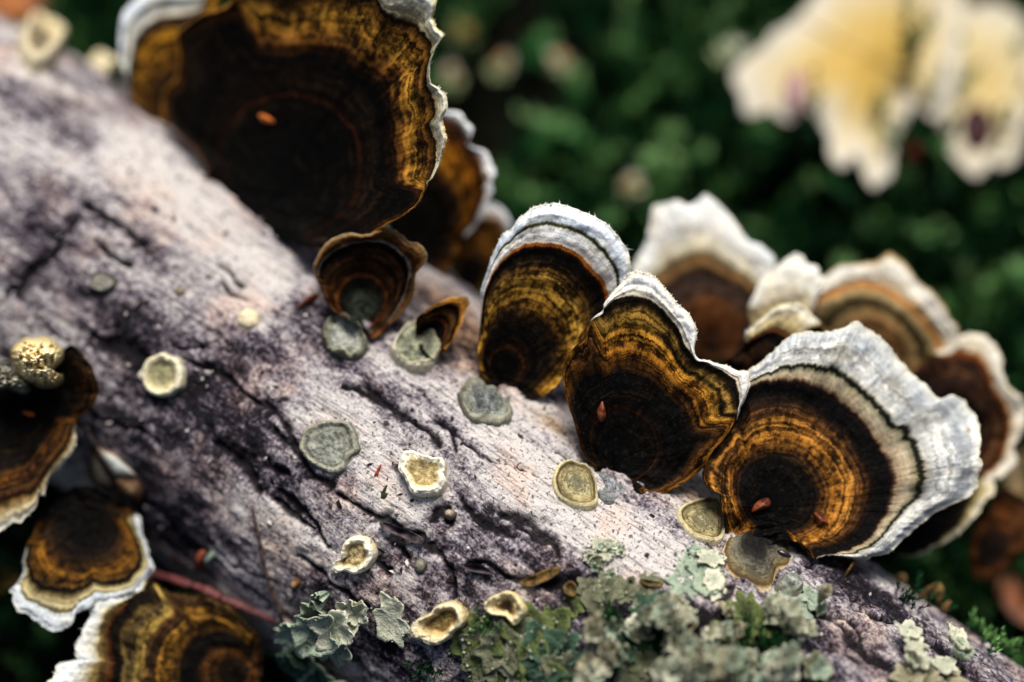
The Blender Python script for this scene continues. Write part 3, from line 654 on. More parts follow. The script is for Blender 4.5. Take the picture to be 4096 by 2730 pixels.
bracket('left_middle', 'amber banded bracket with drooping blue white lip overhanging the dark gap', C6([(930, 120), (1000, 130), (1060, 160), (1110, 230), (1140, 310), (1130, 370), (1170, 430), (1192, 540), (1222, 620), (1215, 690), (1170, 740), (1100, 830), (1000, 880), (900, 905), (780, 900), (760, 930), (740, 960), (660, 982), (615, 1010), (600, 1060), (560, 1130), (490, 1145), (430, 1157), (360, 1130), (320, 1085), (260, 1070), (210, 1010), (150, 990), (120, 930), (108, 850), (90, 820), (150, 760), (200, 650), (205, 500), (250, 380), (350, 200), (600, 0), (800, 20)]),
        C6([(740, 260)])[0], C6([(1000, 240), (1060, 350), (1125, 500), (1125, 630), (1060, 735), (920, 785), (760, 755), (600, 850), (480, 838), (340, 818), (265, 740), (225, 620), (225, 500)]), 29.45, (.05, .42),
        '0:070605:.4 .25:0a0806:.5 .35:1a110a:.7 .45:2a1c0c:.9 .53:4a3010:1 .6:6a4a18:1 .65:4a3212:1 .69:5a4018:1 .72:1a1209:.7 .745:0d0a07:.4 .765:7a6a48:.5 .80:a89c74:.3 .85:b5ab88:.25 .872:6a6030:.5 .89:c2c6c4:.15 .94:d0d5d8:.12 1:dfe2e0:.1', fringe=170, base=(C6([(640, 0)])[0], 1.2), th=(2.2, .05), seed=33, wave=.12, jag=9, NA=440, NR=84, ring=48)
bracket('left_edge', 'tiny tan bracket edge peeking out beneath the lumpy black bracket', C6([(-160, 640), (-20, 630), (50, 645), (110, 668), (148, 710), (130, 780), (60, 830), (0, 855), (-100, 840), (-220, 760)]),
        C6([(-60, 700)])[0], None, 30.0, (.05, .2),
        '0:2a2214:.7 .5:5a4c26:.8 .8:7a6a3c:.6 .95:a89060:.4 1:cbb894:.2', seed=34, jag=4, NA=160, NR=30)
bracket('left_upper', 'black bracket with ochre lump on top and ragged cream rim by the shaded flank', C5([(430, 330), (480, 230), (490, 180), (540, 148), (590, 180), (640, 240), (690, 310), (717, 400), (742, 490), (722, 580), (680, 640), (610, 690), (570, 760), (577, 870), (540, 960), (480, 1040), (420, 1110), (370, 1160), (332, 1280), (290, 1290), (270, 1360), (180, 1470), (140, 1490), (90, 1490), (0, 1560), (-150, 1620), (-300, 1500), (-380, 1000), (-300, 500), (-100, 380), (200, 360)]),
        C5([(60, 560)])[0], C5([(560, 770), (530, 850), (490, 940), (410, 1030), (330, 1150), (270, 1250), (100, 1300), (0, 1330), (-150, 1400)]), 29.4, (.05, .2),
        '0:0d0d0c:.6 .3:0c0b0a:.6 .42:1a130c:.8 .50:120d09:.7 .56:4a3014:1 .62:5a3a18:1 .66:2a1c0e:.9 .70:4a3016:.8 .735:0e0b09:.4 .765:5a4020:.6 .80:8a7448:.5 .87:b8aa88:.4 .94:d2cbb8:.3 1:d8d4c4:.2', fringe=80, base=(C5([(0, 200)])[0], 1.1), th=(1.6, .05), seed=36, wave=.12, jag=6, NA=420, NR=74, folds=[(-.3, .35, .3)], dish=.1)


# ------------------------------------------------------------------ buttons, knobs and cups of young fungus on the bark
def ell(cx, cy, rx, ry, rot=0.0, n=18, jit=0.07, seed=0):
    r = np.random.RandomState(seed); a = np.arange(n) / n * 2 * math.pi
    q = 1 + r.uniform(-jit, jit, n); c, s_ = math.cos(rot), math.sin(rot)
    return [(cx + c * rx * q[i] * math.cos(a[i]) - s_ * ry * q[i] * math.sin(a[i]), cy + s_ * rx * q[i] * math.cos(a[i]) + c * ry * q[i] * math.sin(a[i])) for i in range(n)]


PROF = {'cup': ([0, .3, .5, .66, .8, .92, 1.0], [.62, .60, .66, .90, 1.0, .85, .05]),
        'disc': ([0, .4, .62, .72, .84, .93, 1.0], [.80, .84, .78, .74, 1.0, .80, .05]),
        'knob': ([0, .3, .5, .7, .85, .95, 1.0], [1.0, .95, .86, .70, .48, .25, .03]),
        'lip': ([0, .4, .6, .75, .88, .96, 1.0], [.6, .62, .66, .75, 1.0, .9, .05])}


def button(name, label, outline, hub, kind, H, stops, seed=1, plane=None, lump=0.07, lumpf=5.0, parent=None, cat='fungus', group=None, parts=('pore_disc', 'rim'), cut=.66,
           jag=3.0, NA=110, NR=30, mscale=20.0, overhang=0.0, k=.85, rough=.7, spec=.15, wob=1.0, spots=.6):
    pts, per = closed_resample(outline, NA); hub = np.array(hub, float)
    pts = pts + (fbm(v3(pts[:, 0] * .04, pts[:, 1] * .04, seed * 3.3), 2) * jag)[:, None] * (pts - hub) / np.hypot(*(pts - hub).T)[:, None]
    vs = np.concatenate([np.linspace(0, .7, NR // 2), np.linspace(.7, 1, NR - NR // 2 + 1)[1:]])
    px = hub[0] + (pts[None, :, 0] - hub[0]) * vs[:, None]; py = hub[1] + (pts[None, :, 1] - hub[1]) * vs[:, None]
    h = np.interp(vs, *PROF[kind])[:, None] * H
    h = h * (1 + lump * 2 * fbm(v3(px * lumpf * .006, py * lumpf * .006, seed * 1.9), 3)) + .012 * fbm(v3(px * .045, py * .045, seed * 2.9), 3)
    if plane is None:
        s_, t_ = pix2st(px.ravel(), py.ravel()); s_ = s_.reshape(px.shape); t_ = t_.reshape(px.shape)
        P = logpt(s_, t_, h - .03); o0 = logpt(s_[0, 0], t_[0, 0])
    else:
        P = W(px, py, plane - h); o0 = W(hub[0], hub[1], np.array(plane))
    u = np.arange(NA) / NA * per / 341
    mat = mat_zone(name + '_skin', stops, seed * 1.3, wob, mscale, rough, spec, 3.0, 3.0, .6, k, 1.0, 1.15, .95, spots, 0.0)
    if parent is None:
        root = empty(name, o0, label, cat, group)
        c = int(np.searchsorted(vs, cut))
        polar_parts(root, o0, P, u, vs, [(0, c), (c, len(vs) - 1)], list(parts), mat)
        return root
    o0 = np.asarray(parent.location) / S
    return polar_parts(parent, o0, P, u, vs, [(0, len(vs) - 1)], [name], mat)[0]


YG = 'young fungus buttons on the bark'
CREAM = '0:b09c68:.4 .3:b8a472:.4 .48:a08a54:.5 .58:d0bf90:.2 .7:e6dcbe:.1 .9:ece4d0:.06 1:c8b890:.2'
GREYD = '0:83877c:.5 .45:8c8f84:.5 .6:99998a:.4 .72:6e7066:.6 .82:a8a692:.3 .95:88877a:.4 1:4a483e:.5'
OCH = '0:a29c78:.7 .5:a89c70:.7 .7:948658:.6 .78:5a5030:.6 .86:c0b080:.3 .96:cfc298:.2 1:7a6c48:.4'
button('young_fungus', 'cream ringed button with grey centre on the dark purple bark', C5(ell(1250, 385, 165, 172, .2, seed=1)), C5([(1240, 370)])[0], 'cup', .17,
       '0:97926c:.4 .45:9f9870:.4 .6:b3a87c:.3 .75:d6cda8:.15 .9:ddd5b8:.1 1:a89c74:.3', 1, group=YG)
button('young_fungus', 'large flat grey green warty disc beside a bark crack', E6([(378, 340), (400, 280), (450, 250), (540, 228), (600, 235), (640, 240), (678, 290), (690, 350), (692, 390), (650, 430), (620, 490), (560, 512), (480, 482), (420, 440), (385, 390)]), E6([(530, 360)])[0], 'disc', .13, GREYD, 2, lump=.2, group=YG, NA=150)
button('young_fungus', 'knobbly cream cup with ochre pitted hollow on clean grey bark', E6([(883, 470), (900, 420), (920, 388), (970, 395), (1010, 415), (1060, 430), (1110, 433), (1137, 460), (1130, 520), (1142, 560), (1110, 610), (1040, 627), (980, 622), (940, 590), (922, 540), (888, 500)]), E6([(1015, 515)])[0], 'cup', .2, CREAM, 3, lump=.2, group=YG, NA=150, jag=5)
button('young_fungus', 'ochre speckled disc leaning on grey mould under the hourglass bracket', E7([(3, 160), (30, 90), (80, 58), (140, 68), (190, 90), (225, 150), (237, 220), (232, 285), (150, 302), (80, 280), (30, 240)]), E7([(125, 185)])[0], 'disc', .13, OCH, 4, group=YG, NA=140, mscale=22)
button('young_fungus', 'small cream cup with a tail like lobe between two bark cracks', E6([(610, 880), (640, 830), (700, 817), (750, 840), (776, 900), (766, 950), (730, 990), (680, 1016), (630, 995), (590, 1002), (558, 985), (563, 950), (608, 930)]), E6([(685, 905)])[0], 'cup', .19, CREAM, 5, lump=.18, group=YG)
button('young_fungus', 'tiny smooth grey knob on bark near the curved crack', E6(ell(1000, 970, 33, 42, .2)), E6([(1000, 968)])[0], 'knob', .12, '0:a09c88:.4 .6:8a8678:.5 1:4a463e:.5', 6, group=YG, NA=60, NR=16, parts=('crown', 'skirt'))
button('young_fungus', 'cream shell shaped bracket bud with ochre hollow above dark lower bark', E6([(963, 1290), (985, 1240), (1040, 1215), (1075, 1198), (1100, 1165), (1160, 1147), (1220, 1170), (1250, 1220), (1240, 1270), (1195, 1300), (1170, 1340), (1110, 1363), (1040, 1348), (990, 1322)]), E6([(1150, 1230)])[0], 'cup', .26,
       '0:7a6636:.7 .3:8a7440:.7 .42:6a5228:.6 .52:c09c5c:.4 .62:d6c08c:.2 .8:ded2ae:.2 .95:d0bd8c:.3 1:9a8454:.3', 7, lump=.15, group=YG, NA=150)
button('young_fungus', 'split cream bud with dark cleft beside green moss threads', E6([(1328, 1180), (1360, 1130), (1420, 1110), (1455, 1100), (1500, 1120), (1546, 1170), (1552, 1220), (1520, 1262), (1490, 1277), (1455, 1240), (1400, 1228), (1350, 1212)]), E6([(1452, 1180)])[0], 'cup', .25,
       '0:1a100a:.5 .2:2a1a10:.6 .32:6a4c28:.5 .45:c0a870:.3 .7:dccfa4:.15 .95:cdbb84:.2 1:8a7440:.3', 8, lump=.25, group=YG)
button('young_fungus', 'olive speckled disc half hidden beneath the widest bracket', E7([(618, 340), (640, 290), (720, 260), (830, 252), (865, 330), (865, 430), (840, 472), (760, 472), (680, 430)]), E7([(745, 365)])[0], 'disc', .13, OCH, 9, group=YG, mscale=22)
button('young_fungus', 'grey green mouldy knob just below the dark cup bracket', E3c([(296, 960), (350, 900), (440, 903), (520, 960), (570, 1040), (582, 1110), (530, 1172), (420, 1162), (340, 1130), (288, 1050)]), E3c([(435, 1035)])[0], 'disc', .17, '0:b0b4ac:.5 .5:a0a498:.6 .75:8c8c78:.5 1:5a584a:.5', 10, lump=.3, group=YG, parts=('crown', 'skirt'), NA=120)
button('young_fungus', 'moss green knob with white left edge in front of the narrow bracket', E3c([(718, 1100), (770, 1010), (830, 958), (880, 963), (960, 1010), (1032, 1100), (1022, 1180), (960, 1242), (880, 1257), (810, 1222), (750, 1182)]), E3c([(880, 1110)])[0], 'disc', .2, '0:94967c:.6 .5:8a907c:.6 .78:a0a080:.4 .9:d0c8ac:.2 1:a09880:.3', 11, lump=.3, group=YG, parts=('crown', 'skirt'), NA=120)
button('young_fungus', 'furry grey green mound against the base of the rounded white bracket', E6([(1178, 100), (1200, 40), (1270, 8), (1340, 60), (1420, 110), (1482, 190), (1462, 260), (1370, 282), (1260, 252), (1190, 180)]), E6([(1325, 150)])[0], 'knob', .2, '0:7c8688:.7 .4:8a908c:.7 .75:8a8a78:.6 1:5a584a:.5', 12, lump=.3, group=YG, parts=('crown', 'skirt'), NA=120)
button('young_fungus', 'small plain cream dot high on blurred purple bark', D(ell(572, 735, 29, 27)), D([(572, 735)])[0], 'knob', .16, '0:dfd2ae:.2 .7:d6c8a2:.2 1:a8946c:.3', 13, group=YG, parts=('crown', 'skirt'), NA=70, NR=18)
button('young_fungus', 'dull grey pimple on the bark above the ringed button', D(ell(240, 650, 31, 24)), D([(240, 650)])[0], 'disc', .16, '0:8a887c:.6 .6:97968a:.5 1:5a564e:.5', 14, group=YG, parts=('crown', 'skirt'), NA=70, NR=18)
button('young_fungus', 'very small tan pimple between the grey pimple and the cream dot', D(ell(415, 672, 17, 13)), D([(415, 672)])[0], 'knob', .12, '0:b5a68c:.5 1:6a5c50:.5', 15, group=YG, parts=('crown', 'skirt'), NA=50, NR=14)
button('young_fungus', 'tall cream bud with grey hollow at the far blurred end of the branch', D(ell(88, 104, 46, 72, .1)), D([(80, 125)])[0], 'cup', .35, '0:7a705a:.4 .35:8a7c60:.4 .55:cbb88a:.3 .75:ddd0ac:.1 1:d2c49c:.1', 16, group=YG)
button('young_fungus', 'blurred cream bud touching the white side lobe', D(ell(252, 132, 31, 45, .1)), D([(255, 132)])[0], 'cup', .3, '0:b08c48:.4 .4:c09e5c:.4 .7:ddd0ac:.1 1:d2c49c:.1', 17, group=YG)
button('young_fungus', 'tiny pale bud in a dark bark pit near the knobbly cup', E6(ell(1148, 712, 32, 28)), E6([(1148, 710)])[0], 'knob', .13, '0:cbbda4:.3 .6:a08e76:.5 1:4a4038:.5', 18, group=YG, parts=('crown', 'skirt'), NA=60, NR=16)
button('young_fungus', 'minute ochre bud on bark above the leafy lichen', E6(ell(365, 1060, 22, 26)), E6([(365, 1060)])[0], 'knob', .14, '0:b58a58:.4 1:5a3c24:.5', 19, group=YG, parts=('crown', 'skirt'), NA=50, NR=14)
button('young_fungus', 'frosty grey hairy knob at the foot of the widest bracket', E7(ell(1185, 685, 72, 62, .3)), E7([(1185, 685)])[0], 'knob', .2, '0:8a8f88:.8 .5:7c7f78:.8 .8:a09c8c:.5 1:4a463c:.6', 20, lump=.3, group=YG, parts=('crown', 'skirt'), NA=100)
button('mould_patch', 'blue grey mould patch at the base of the hourglass bracket', E7([(190, 60), (255, 30), (330, 100), (400, 185), (437, 240), (350, 277), (280, 287), (235, 262), (220, 180)]), E7([(300, 180)])[0], 'knob', .06, '0:a8aaae:.7 .4:808488:.79 .7:606264:.79 1:2a2c2c:.7', 21, cat='mould', lump=.15, parts=('mat', 'fringe'))
wide = [o for o in col.objects if o.get('label', '').startswith('widest fan')][0]
button('foot', '', E7([(848, 520), (880, 430), (960, 400), (1060, 430), (1110, 470), (1180, 425), (1203, 450), (1200, 500), (1197, 580), (1135, 605), (1110, 692), (1050, 707), (960, 672), (880, 622)]), E7([(1010, 440)])[0], 'knob', .12,
       '0:0f0e0d:.5 .3:14130f:.6 .45:3a372e:.7 .68:6a6554:.7 .8:7a6a44:.5 .88:5a4422:.5 .93:b59c6c:.3 .98:cbb486:.2 1:6a5638:.4', 22, parent=wide, NA=140)
up = [o for o in col.objects if o.get('label', '').startswith('black bracket with ochre')][0]
pd_ = float(BR['left_upper'][2].min()) + .25
button('ochre_lump', '', C5([(80, 200), (130, 130), (200, 95), (280, 100), (350, 90), (420, 130), (478, 200), (470, 270), (420, 320), (400, 370), (470, 390), (450, 460), (350, 475), (230, 440), (140, 400), (110, 340), (85, 280)]), C5([(270, 260)])[0], 'knob', .7,
       '0:e8dcbc:.1 .3:d8c48c:.15 .5:e2d4aa:.12 .75:cdb984:.15 1:a08c5c:.3', 23, plane=pd_, lump=.28, lumpf=12, k=1.05, spots=.15, spec=0.0, rough=.95, parent=up, NA=160, NR=44, mscale=5)
button('grey_lump', '', C5([(-60, 330), (30, 270), (80, 290), (110, 360), (200, 420), (240, 480), (180, 530), (60, 490), (-60, 500)]), C5([(80, 410)])[0], 'knob', .4, '0:a09c8c:.8 .5:8a8678:.9 1:3a3830:.7', 24, plane=pd_, lump=.5, lumpf=10, parent=up, NA=120)
button('tan_lump', '', C5([(250, 420), (350, 440), (430, 400), (472, 370), (476, 440), (420, 478), (320, 480), (260, 460)]), C5([(380, 440)])[0], 'knob', .42, '0:c0ad74:.6 1:6a5a34:.6', 25, plane=pd_, lump=.3, parent=up, NA=80, NR=20)
for o in up.children:
    if o.name.startswith('ochre_lump'): o['label'] = 'lumpy ochre yellow growth on the bracket'

# small buds and curls on the shaded far side by the moss
bud_st = '0:b5904c:.5 .6:8a6430:.6 1:3a2614:.6'
button('young_fungus', 'tiny ochre bud in the moss shadow under the saw edged bracket', E7(ell(1765, 612, 34, 42)), E7([(1765, 610)])[0], 'knob', .2, '0:b59868:.4 .7:8a6c40:.5 1:3a2a18:.5', 26, group='ochre buds in the shade', parts=('crown', 'skirt'), NA=60, NR=16)
button('young_fungus', 'ragged ochre scrap hanging under the widest bracket rim', E7([(1440, 560), (1480, 545), (1505, 560), (1500, 600), (1470, 635), (1455, 630), (1475, 595)]), E7([(1482, 580)])[0], 'knob', .25, bud_st, 27, group='ochre buds in the shade', parts=('crown', 'skirt'), NA=60, NR=16)
button('young_fungus', 'slim brown curl standing in the dark moss by the lowest right bracket', E7([(1945, 545), (1985, 550), (2015, 600), (2018, 650), (2005, 650), (1985, 600)]), E7([(1995, 595)])[0], 'knob', .35, bud_st, 28, group='ochre buds in the shade', parts=('crown', 'skirt'), NA=60, NR=16)
button('young_fungus', 'amber bud beside the slim brown curl', E7([(2020, 690), (2035, 640), (2070, 620), (2085, 650), (2050, 690), (2030, 700)]), E7([(2050, 660)])[0], 'knob', .25, bud_st, 29, group='ochre buds in the shade', parts=('crown', 'skirt'), NA=60, NR=16)


# ------------------------------------------------------------------ lichen
def lich_mat(name, a, b, c, seed=0.0):
    g = G(name); uv = g.n('UVMap', None, uv_map='UVMap').outputs[0]
    v = g.n('SeparateXYZ', {0: uv}).outputs[1]; ob = g.obj()
    n = g.noise(ob, 5, 5, 0.65); n2 = g.noise(ob, 22, 4, 0.65)
    f = g.rng(g.math('ADD', g.math('MULTIPLY', n, .7), g.math('MULTIPLY', v, .35)), .4, .75)
    cc = g.mix(f, hexlin(a, .8), hexlin(b, .8))
    cc = g.mix(g.math('MULTIPLY', g.rng(n2, .56, .68), .7), cc, hexlin(c, .8))
    return g.done(cc, .8, n2, .8, .0006, .15)


LM = {'mint': lich_mat('lichen_mint', '8c9c8a', 'bccaae', '2c342a'), 'pale': lich_mat('lichen_pale', 'bcc0a8', 'eceacf', '6a6852', 2), 'olive': lich_mat('lichen_olive', '363e22', '76824c', '1a1c10', 4),
      'teal': lich_mat('lichen_teal', '16281e', '4e6a54', '080f0b', 5), 'brownish': lich_mat('lichen_brown', '545440', '84866a', '24221a', 6), 'tan': lich_mat('lichen_tan', '8a8468', 'c0b898', '4a4432', 7)}
UNDER = mat_simple('lichen_underside', '0c0b0a', '2a2620', 10, .9)
_ico = np.array([(1, 0, 0), (-1, 0, 0), (0, 1, 0), (0, -1, 0), (0, 0, 1), (0, 0, -1)], float)
_icf = np.array([(0, 2, 4), (2, 1, 4), (1, 3, 4), (3, 0, 4), (2, 0, 5), (1, 2, 5), (3, 1, 5), (0, 3, 5)])


def lobe(parent, o0, px, py, rpx, h0, lift, mat, seed, tiltdir=None, crink=.025, asp=1.0, rot=0.0, NA=72, NR=9, lobes=6):
    r = np.random.RandomState(seed)
    s_, t_ = pix2st(px, py); s_, t_ = s_[0], t_[0]
    a = np.arange(NA) / NA * 2 * math.pi
    rad = rpx / 330 * (1 + .22 * np.cos(a * lobes + r.uniform(0, 6) + .8 * np.sin(a * 2 + r.uniform(0, 6))) * r.uniform(.6, 1) + .22 * fbm(v3(np.cos(a) * 2 + seed, np.sin(a) * 2, 0), 3) + .12 * fbm(v3(np.cos(a) * 7 + seed, np.sin(a) * 7, 4), 2))
    vs = np.linspace(0, 1, NR)[:, None]
    cx, cy = rad * np.cos(a) * asp, rad * np.sin(a) / asp
    c, q = math.cos(rot), math.sin(rot)
    A = vs * (c * cx - q * cy); B = vs * (q * cx + c * cy)
    h = h0 + lift * vs ** 2 * (.5 + .8 * fbm(v3(A * 1.5 + seed, B * 1.5, seed * .7), 2)) + crink * fbm(v3(A * 9 + seed, B * 9, 3 + 0 * A), 3) * (.3 + vs)
    if tiltdir is not None:
        h = h + tiltdir[0] * A + tiltdir[1] * B
    h = np.maximum(h, .012)
    P = logpt(s_ + A, t_ + B, h)
    V = np.concatenate([P, P[::-1] - lognrm(t_ + B[::-1]) * .022], 0)
    uv = np.stack([np.broadcast_to(a[None], P.shape[:2]), np.broadcast_to(vs, P.shape[:2])], -1)
    uv = np.concatenate([uv, uv[::-1]], 0)
    ob = mesh('lobe', V.reshape(-1, 3), gridF(2 * NR, NA), mat, parent, o0, uv.reshape(-1, 2))
    return P[-1]


def lichen(label, lobes, seed, gran=40, cat='lichen', group='lichens on the branch', gmat='pale', name='leafy_lichen'):
    r = np.random.RandomState(seed)
    s_, t_ = pix2st(lobes[0][0], lobes[0][1]); o0 = logpt(s_, t_)[0]
    root = empty(name, o0, label, cat, group); edges = []
    for i, L in enumerate(lobes):
        x, y, rp, h0, lift, m = L[:6]; kw = L[6] if len(L) > 6 else {}
        edges.append(lobe(root, o0, x, y, rp, h0, lift, LM[m], seed * 31 + i, rot=r.uniform(0, 6), asp=r.uniform(.85, 1.2), lobes=r.randint(4, 8), **kw))
    if gran:
        E = np.concatenate(edges); pick = E[r.randint(0, len(E), gran)] + r.normal(0, .012, (gran, 3)); sz = r.uniform(.012, .032, gran)
        V = (pick[:, None] + _ico[None] * sz[:, None, None] * r.uniform(.7, 1.2, (gran, 6, 1))).reshape(-1, 3)
        F = (_icf[None] + (np.arange(gran) * 6)[:, None, None]).reshape(-1, 3)
        gr = mesh('granules', V, F, LM[gmat], root, o0); gr['kind'] = 'stuff'
    return root


def at(cr, pts): return cr(pts)


def mk(cr, lst): return [(*cr([(x, y)])[0], *rest) for x, y, *rest in lst]


lichen('leafy mint green lichen with raised curling lobes beside the red twig', mk(E6, [
    (400, 1340, 70, .05, .3, 'mint'), (450, 1270, 75, .15, .3, 'mint'), (520, 1200, 70, .12, .35, 'mint'), (560, 1250, 90, .3, .2, 'mint'), (640, 1230, 80, .35, .25, 'pale'), (690, 1190, 70, .2, .3, 'pale'),
    (600, 1320, 85, .25, .2, 'mint'), (420, 1400, 60, .1, .3, 'teal'), (470, 1450, 85, .15, .3, 'teal'), (540, 1520, 90, .15, .3, 'mint'), (640, 1550, 60, .1, .3, 'pale'), (500, 1580, 90, .1, .3, 'teal'), (545, 1100, 30, .1, .3, 'mint'), (720, 1180, 45, .2, .2, 'pale')]), 41, 40, gmat='mint')
lichen('single pale green scalloped lichen flake on bare bark', mk(E6, [(865, 1235, 80, .08, .12, 'pale', dict(NA=120))]), 42, 8)
lichen('flat olive green lichen spreading below the split cream bud', mk(E6, [
    (1260, 1370, 80, .04, .06, 'olive'), (1330, 1340, 80, .06, .06, 'olive'), (1330, 1420, 95, .05, .08, 'brownish'), (1420, 1390, 90, .06, .08, 'brownish'), (1480, 1330, 90, .05, .08, 'brownish'), (1400, 1490, 110, .05, .08, 'olive'),
    (1560, 1290, 85, .05, .08, 'olive'), (1620, 1400, 90, .06, .08, 'teal'), (1680, 1300, 70, .06, .08, 'olive'), (1520, 1480, 90, .05, .08, 'tan'), (1620, 1520, 100, .07, .1, 'olive'), (1700, 1450, 90, .08, .1, 'teal'), (1750, 1540, 90, .08, .1, 'brownish'), (1360, 1560, 80, .05, .08, 'olive')]), 43, 60, gmat='pale')
lichen('smooth grey olive lichen sheet along the edge of white bark', mk(E7, [
    (215, 690, 55, .02, .03, 'brownish'), (290, 685, 62, .02, .03, 'brownish'), (370, 700, 50, .02, .03, 'brownish'), (480, 700, 60, .02, .03, 'brownish'), (560, 705, 55, .02, .03, 'brownish'), (110, 780, 50, .02, .03, 'olive'), (230, 760, 55, .02, .03, 'brownish'), (640, 720, 45, .03, .04, 'mint')]), 44, 30)
lichen('speckled pale green lichen patch next to the foot of the widest bracket', mk(E7, [
    (720, 580, 75, .03, .05, 'mint'), (770, 620, 80, .05, .06, 'mint'), (700, 650, 75, .04, .05, 'mint'), (790, 560, 45, .07, .06, 'pale'), (810, 660, 45, .08, .06, 'pale'), (735, 520, 40, .03, .05, 'mint'), (820, 710, 38, .06, .1, 'pale')]), 45, 45, gmat='mint')
lichen('scatter of tiny grey green lichen grains on white bark', mk(E7, [(235, 470, 26, .03, .08, 'pale'), (265, 490, 22, .03, .08, 'mint'), (300, 480, 25, .03, .08, 'pale'), (330, 500, 20, .03, .08, 'mint'), (190, 530, 22, .03, .08, 'pale'), (225, 560, 30, .03, .05, 'brownish'),
    (280, 530, 24, .03, .08, 'pale'), (225, 595, 18, .03, .08, 'mint'), (350, 510, 20, .03, .08, 'pale'), (290, 625, 14, .03, .06, 'mint')]), 46, 60)
rl = np.random.RandomState(5)
holes = [(380, 740, 60), (290, 850, 60), (520, 920, 55), (960, 920, 50), (1090, 960, 55), (1230, 850, 70), (720, 950, 60), (800, 1000, 50), (160, 900, 60), (1330, 920, 60), (540, 1060, 45), (760, 1140, 40), (930, 740, 40), (1150, 830, 40), (330, 1130, 60), (1120, 1100, 30)]
parts = []
for _ in range(1500):
    x, y = rl.uniform(230, 1330), rl.uniform(740, 1230)
    if any(math.hypot(x - a, y - b) < c for a, b, c in holes): continue
    ridge = float(fbm(np.array([x * .008, y * .008, 3.0]), 2))
    if ridge < .0 or y < 790 + .06 * abs(x - 800): continue
    if any(math.hypot(x - q[0], y - q[1]) < 20 for q in parts): continue
    hh = .05 + .95 * max(ridge + .02, 0) * sm(720, 900, y)
    parts.append((x, y, rl.uniform(17, 38), float(hh), rl.uniform(.1, .3), rl.choice(['pale', 'pale', 'pale', 'mint', 'tan', 'mint']), dict(crink=.12, NA=44, NR=7)))
low = [(rl.uniform(60, 1330), rl.uniform(800, 1200), rl.uniform(50, 90), .04, .08, rl.choice(['teal', 'olive', 'teal', 'brownish'])) for _ in range(22)]
low = [q for q in low if not any(math.hypot(q[0] - a, q[1] - b) < c + 20 for a, b, c in holes)]
n3 = len(parts) // 3
lichen('frilly cream lichen rosette crowding the lower bark next to the grey olive sheet', mk(E7, [p for p in parts if p[0] < 620] + [p for p in low if p[0] < 620]), 47, 120)
lichen('frilly cream lichen rosette crowding the lower bark under the pale green patch', mk(E7, [p for p in parts if 620 <= p[0] < 960] + [p for p in low if 620 <= p[0] < 960]), 48, 120)
lichen('frilly cream lichen rosette beside the bare dark strip of bark', mk(E7, [p for p in parts if p[0] >= 960] + [p for p in low if p[0] >= 960] + [(1230, 790, 60, .04, .06, 'mint'), (1290, 760, 50, .04, .06, 'mint'), (1150, 790, 60, .04, .06, 'brownish')]), 49, 120)
lichen('upright forked pale lichen lobe on the bare dark strip', mk(E7, [(1740, 960, 50, .25, .2, 'pale'), (1770, 1030, 50, .2, .2, 'pale'), (1790, 1090, 50, .12, .2, 'pale'), (1760, 1150, 60, .08, .2, 'tan'), (1840, 1150, 60, .05, .1, 'tan')]), 50, 15)
lichen('pale lichen lobe curling up right of the forked one', mk(E7, [(1955, 1040, 50, .25, .2, 'pale'), (1985, 1080, 40, .2, .2, 'mint'), (1930, 1110, 45, .1, .2, 'pale'), (1960, 1150, 60, .06, .1, 'tan'), (1900, 1160, 60, .05, .1, 'olive')]), 51, 15)


# ------------------------------------------------------------------ mosses
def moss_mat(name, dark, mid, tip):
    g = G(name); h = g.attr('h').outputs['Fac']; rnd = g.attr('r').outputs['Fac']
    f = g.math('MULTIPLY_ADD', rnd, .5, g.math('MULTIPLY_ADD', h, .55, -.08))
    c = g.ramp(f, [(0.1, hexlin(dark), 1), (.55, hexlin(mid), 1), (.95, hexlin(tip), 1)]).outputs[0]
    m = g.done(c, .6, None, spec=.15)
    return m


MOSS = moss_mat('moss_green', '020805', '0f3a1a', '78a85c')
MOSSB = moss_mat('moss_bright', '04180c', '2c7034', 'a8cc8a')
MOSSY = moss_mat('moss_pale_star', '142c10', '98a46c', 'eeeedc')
_leafV = np.array([(0, 0, 0), (-.10, .42, .05), (0, 1, .12), (.10, .42, .05)], float)


def sprig(base, up, H, n, L, r, spread=(0.4, 1.1), top=1.0):
    """leafy moss shoot: V, F, h, rnd"""
    up = up / np.linalg.norm(up); x = np.cross(up, [.3, .5, .8]); x /= np.linalg.norm(x); y = np.cross(up, x)
    lean = (x * r.normal() + y * r.normal()) * .25
    k = np.linspace(.12, 1, n); az = np.arange(n) * 2.4 + r.uniform(0, 6)
    el = np.interp(k, [0, 1], [spread[1], spread[0]]) + r.normal(0, .12, n)          # angle from the stem
    c = base + (up + lean * k[:, None]) * (k * H)[:, None]
    out = (x * np.cos(az)[:, None] + y * np.sin(az)[:, None])
    d = out * np.sin(el)[:, None] + up * np.cos(el)[:, None]; side = np.cross(d, up); side /= np.linalg.norm(side, axis=1)[:, None] + 1e-9
    nn = np.cross(side, d); Ls = L * r.uniform(.7, 1.15, n)
    V = c[:, None] + (_leafV[None, :, 0, None] * side[:, None] * 1.6 + _leafV[None, :, 1, None] * d[:, None] + _leafV[None, :, 2, None] * nn[:, None]) * Ls[:, None, None]
    hh = np.broadcast_to(k[:, None] * .75, (n, 4)) + np.array([0, .1, .3, .1])
    return V.reshape(-1, 3), hh.ravel()


def quads(n): return np.arange(n * 4).reshape(-1, 4)


def ray_z(px, py, z):
    d = W(px, py, np.ones_like(np.asarray(px, float))) - CAM
    return (z - CAM[2]) / d[..., 2]


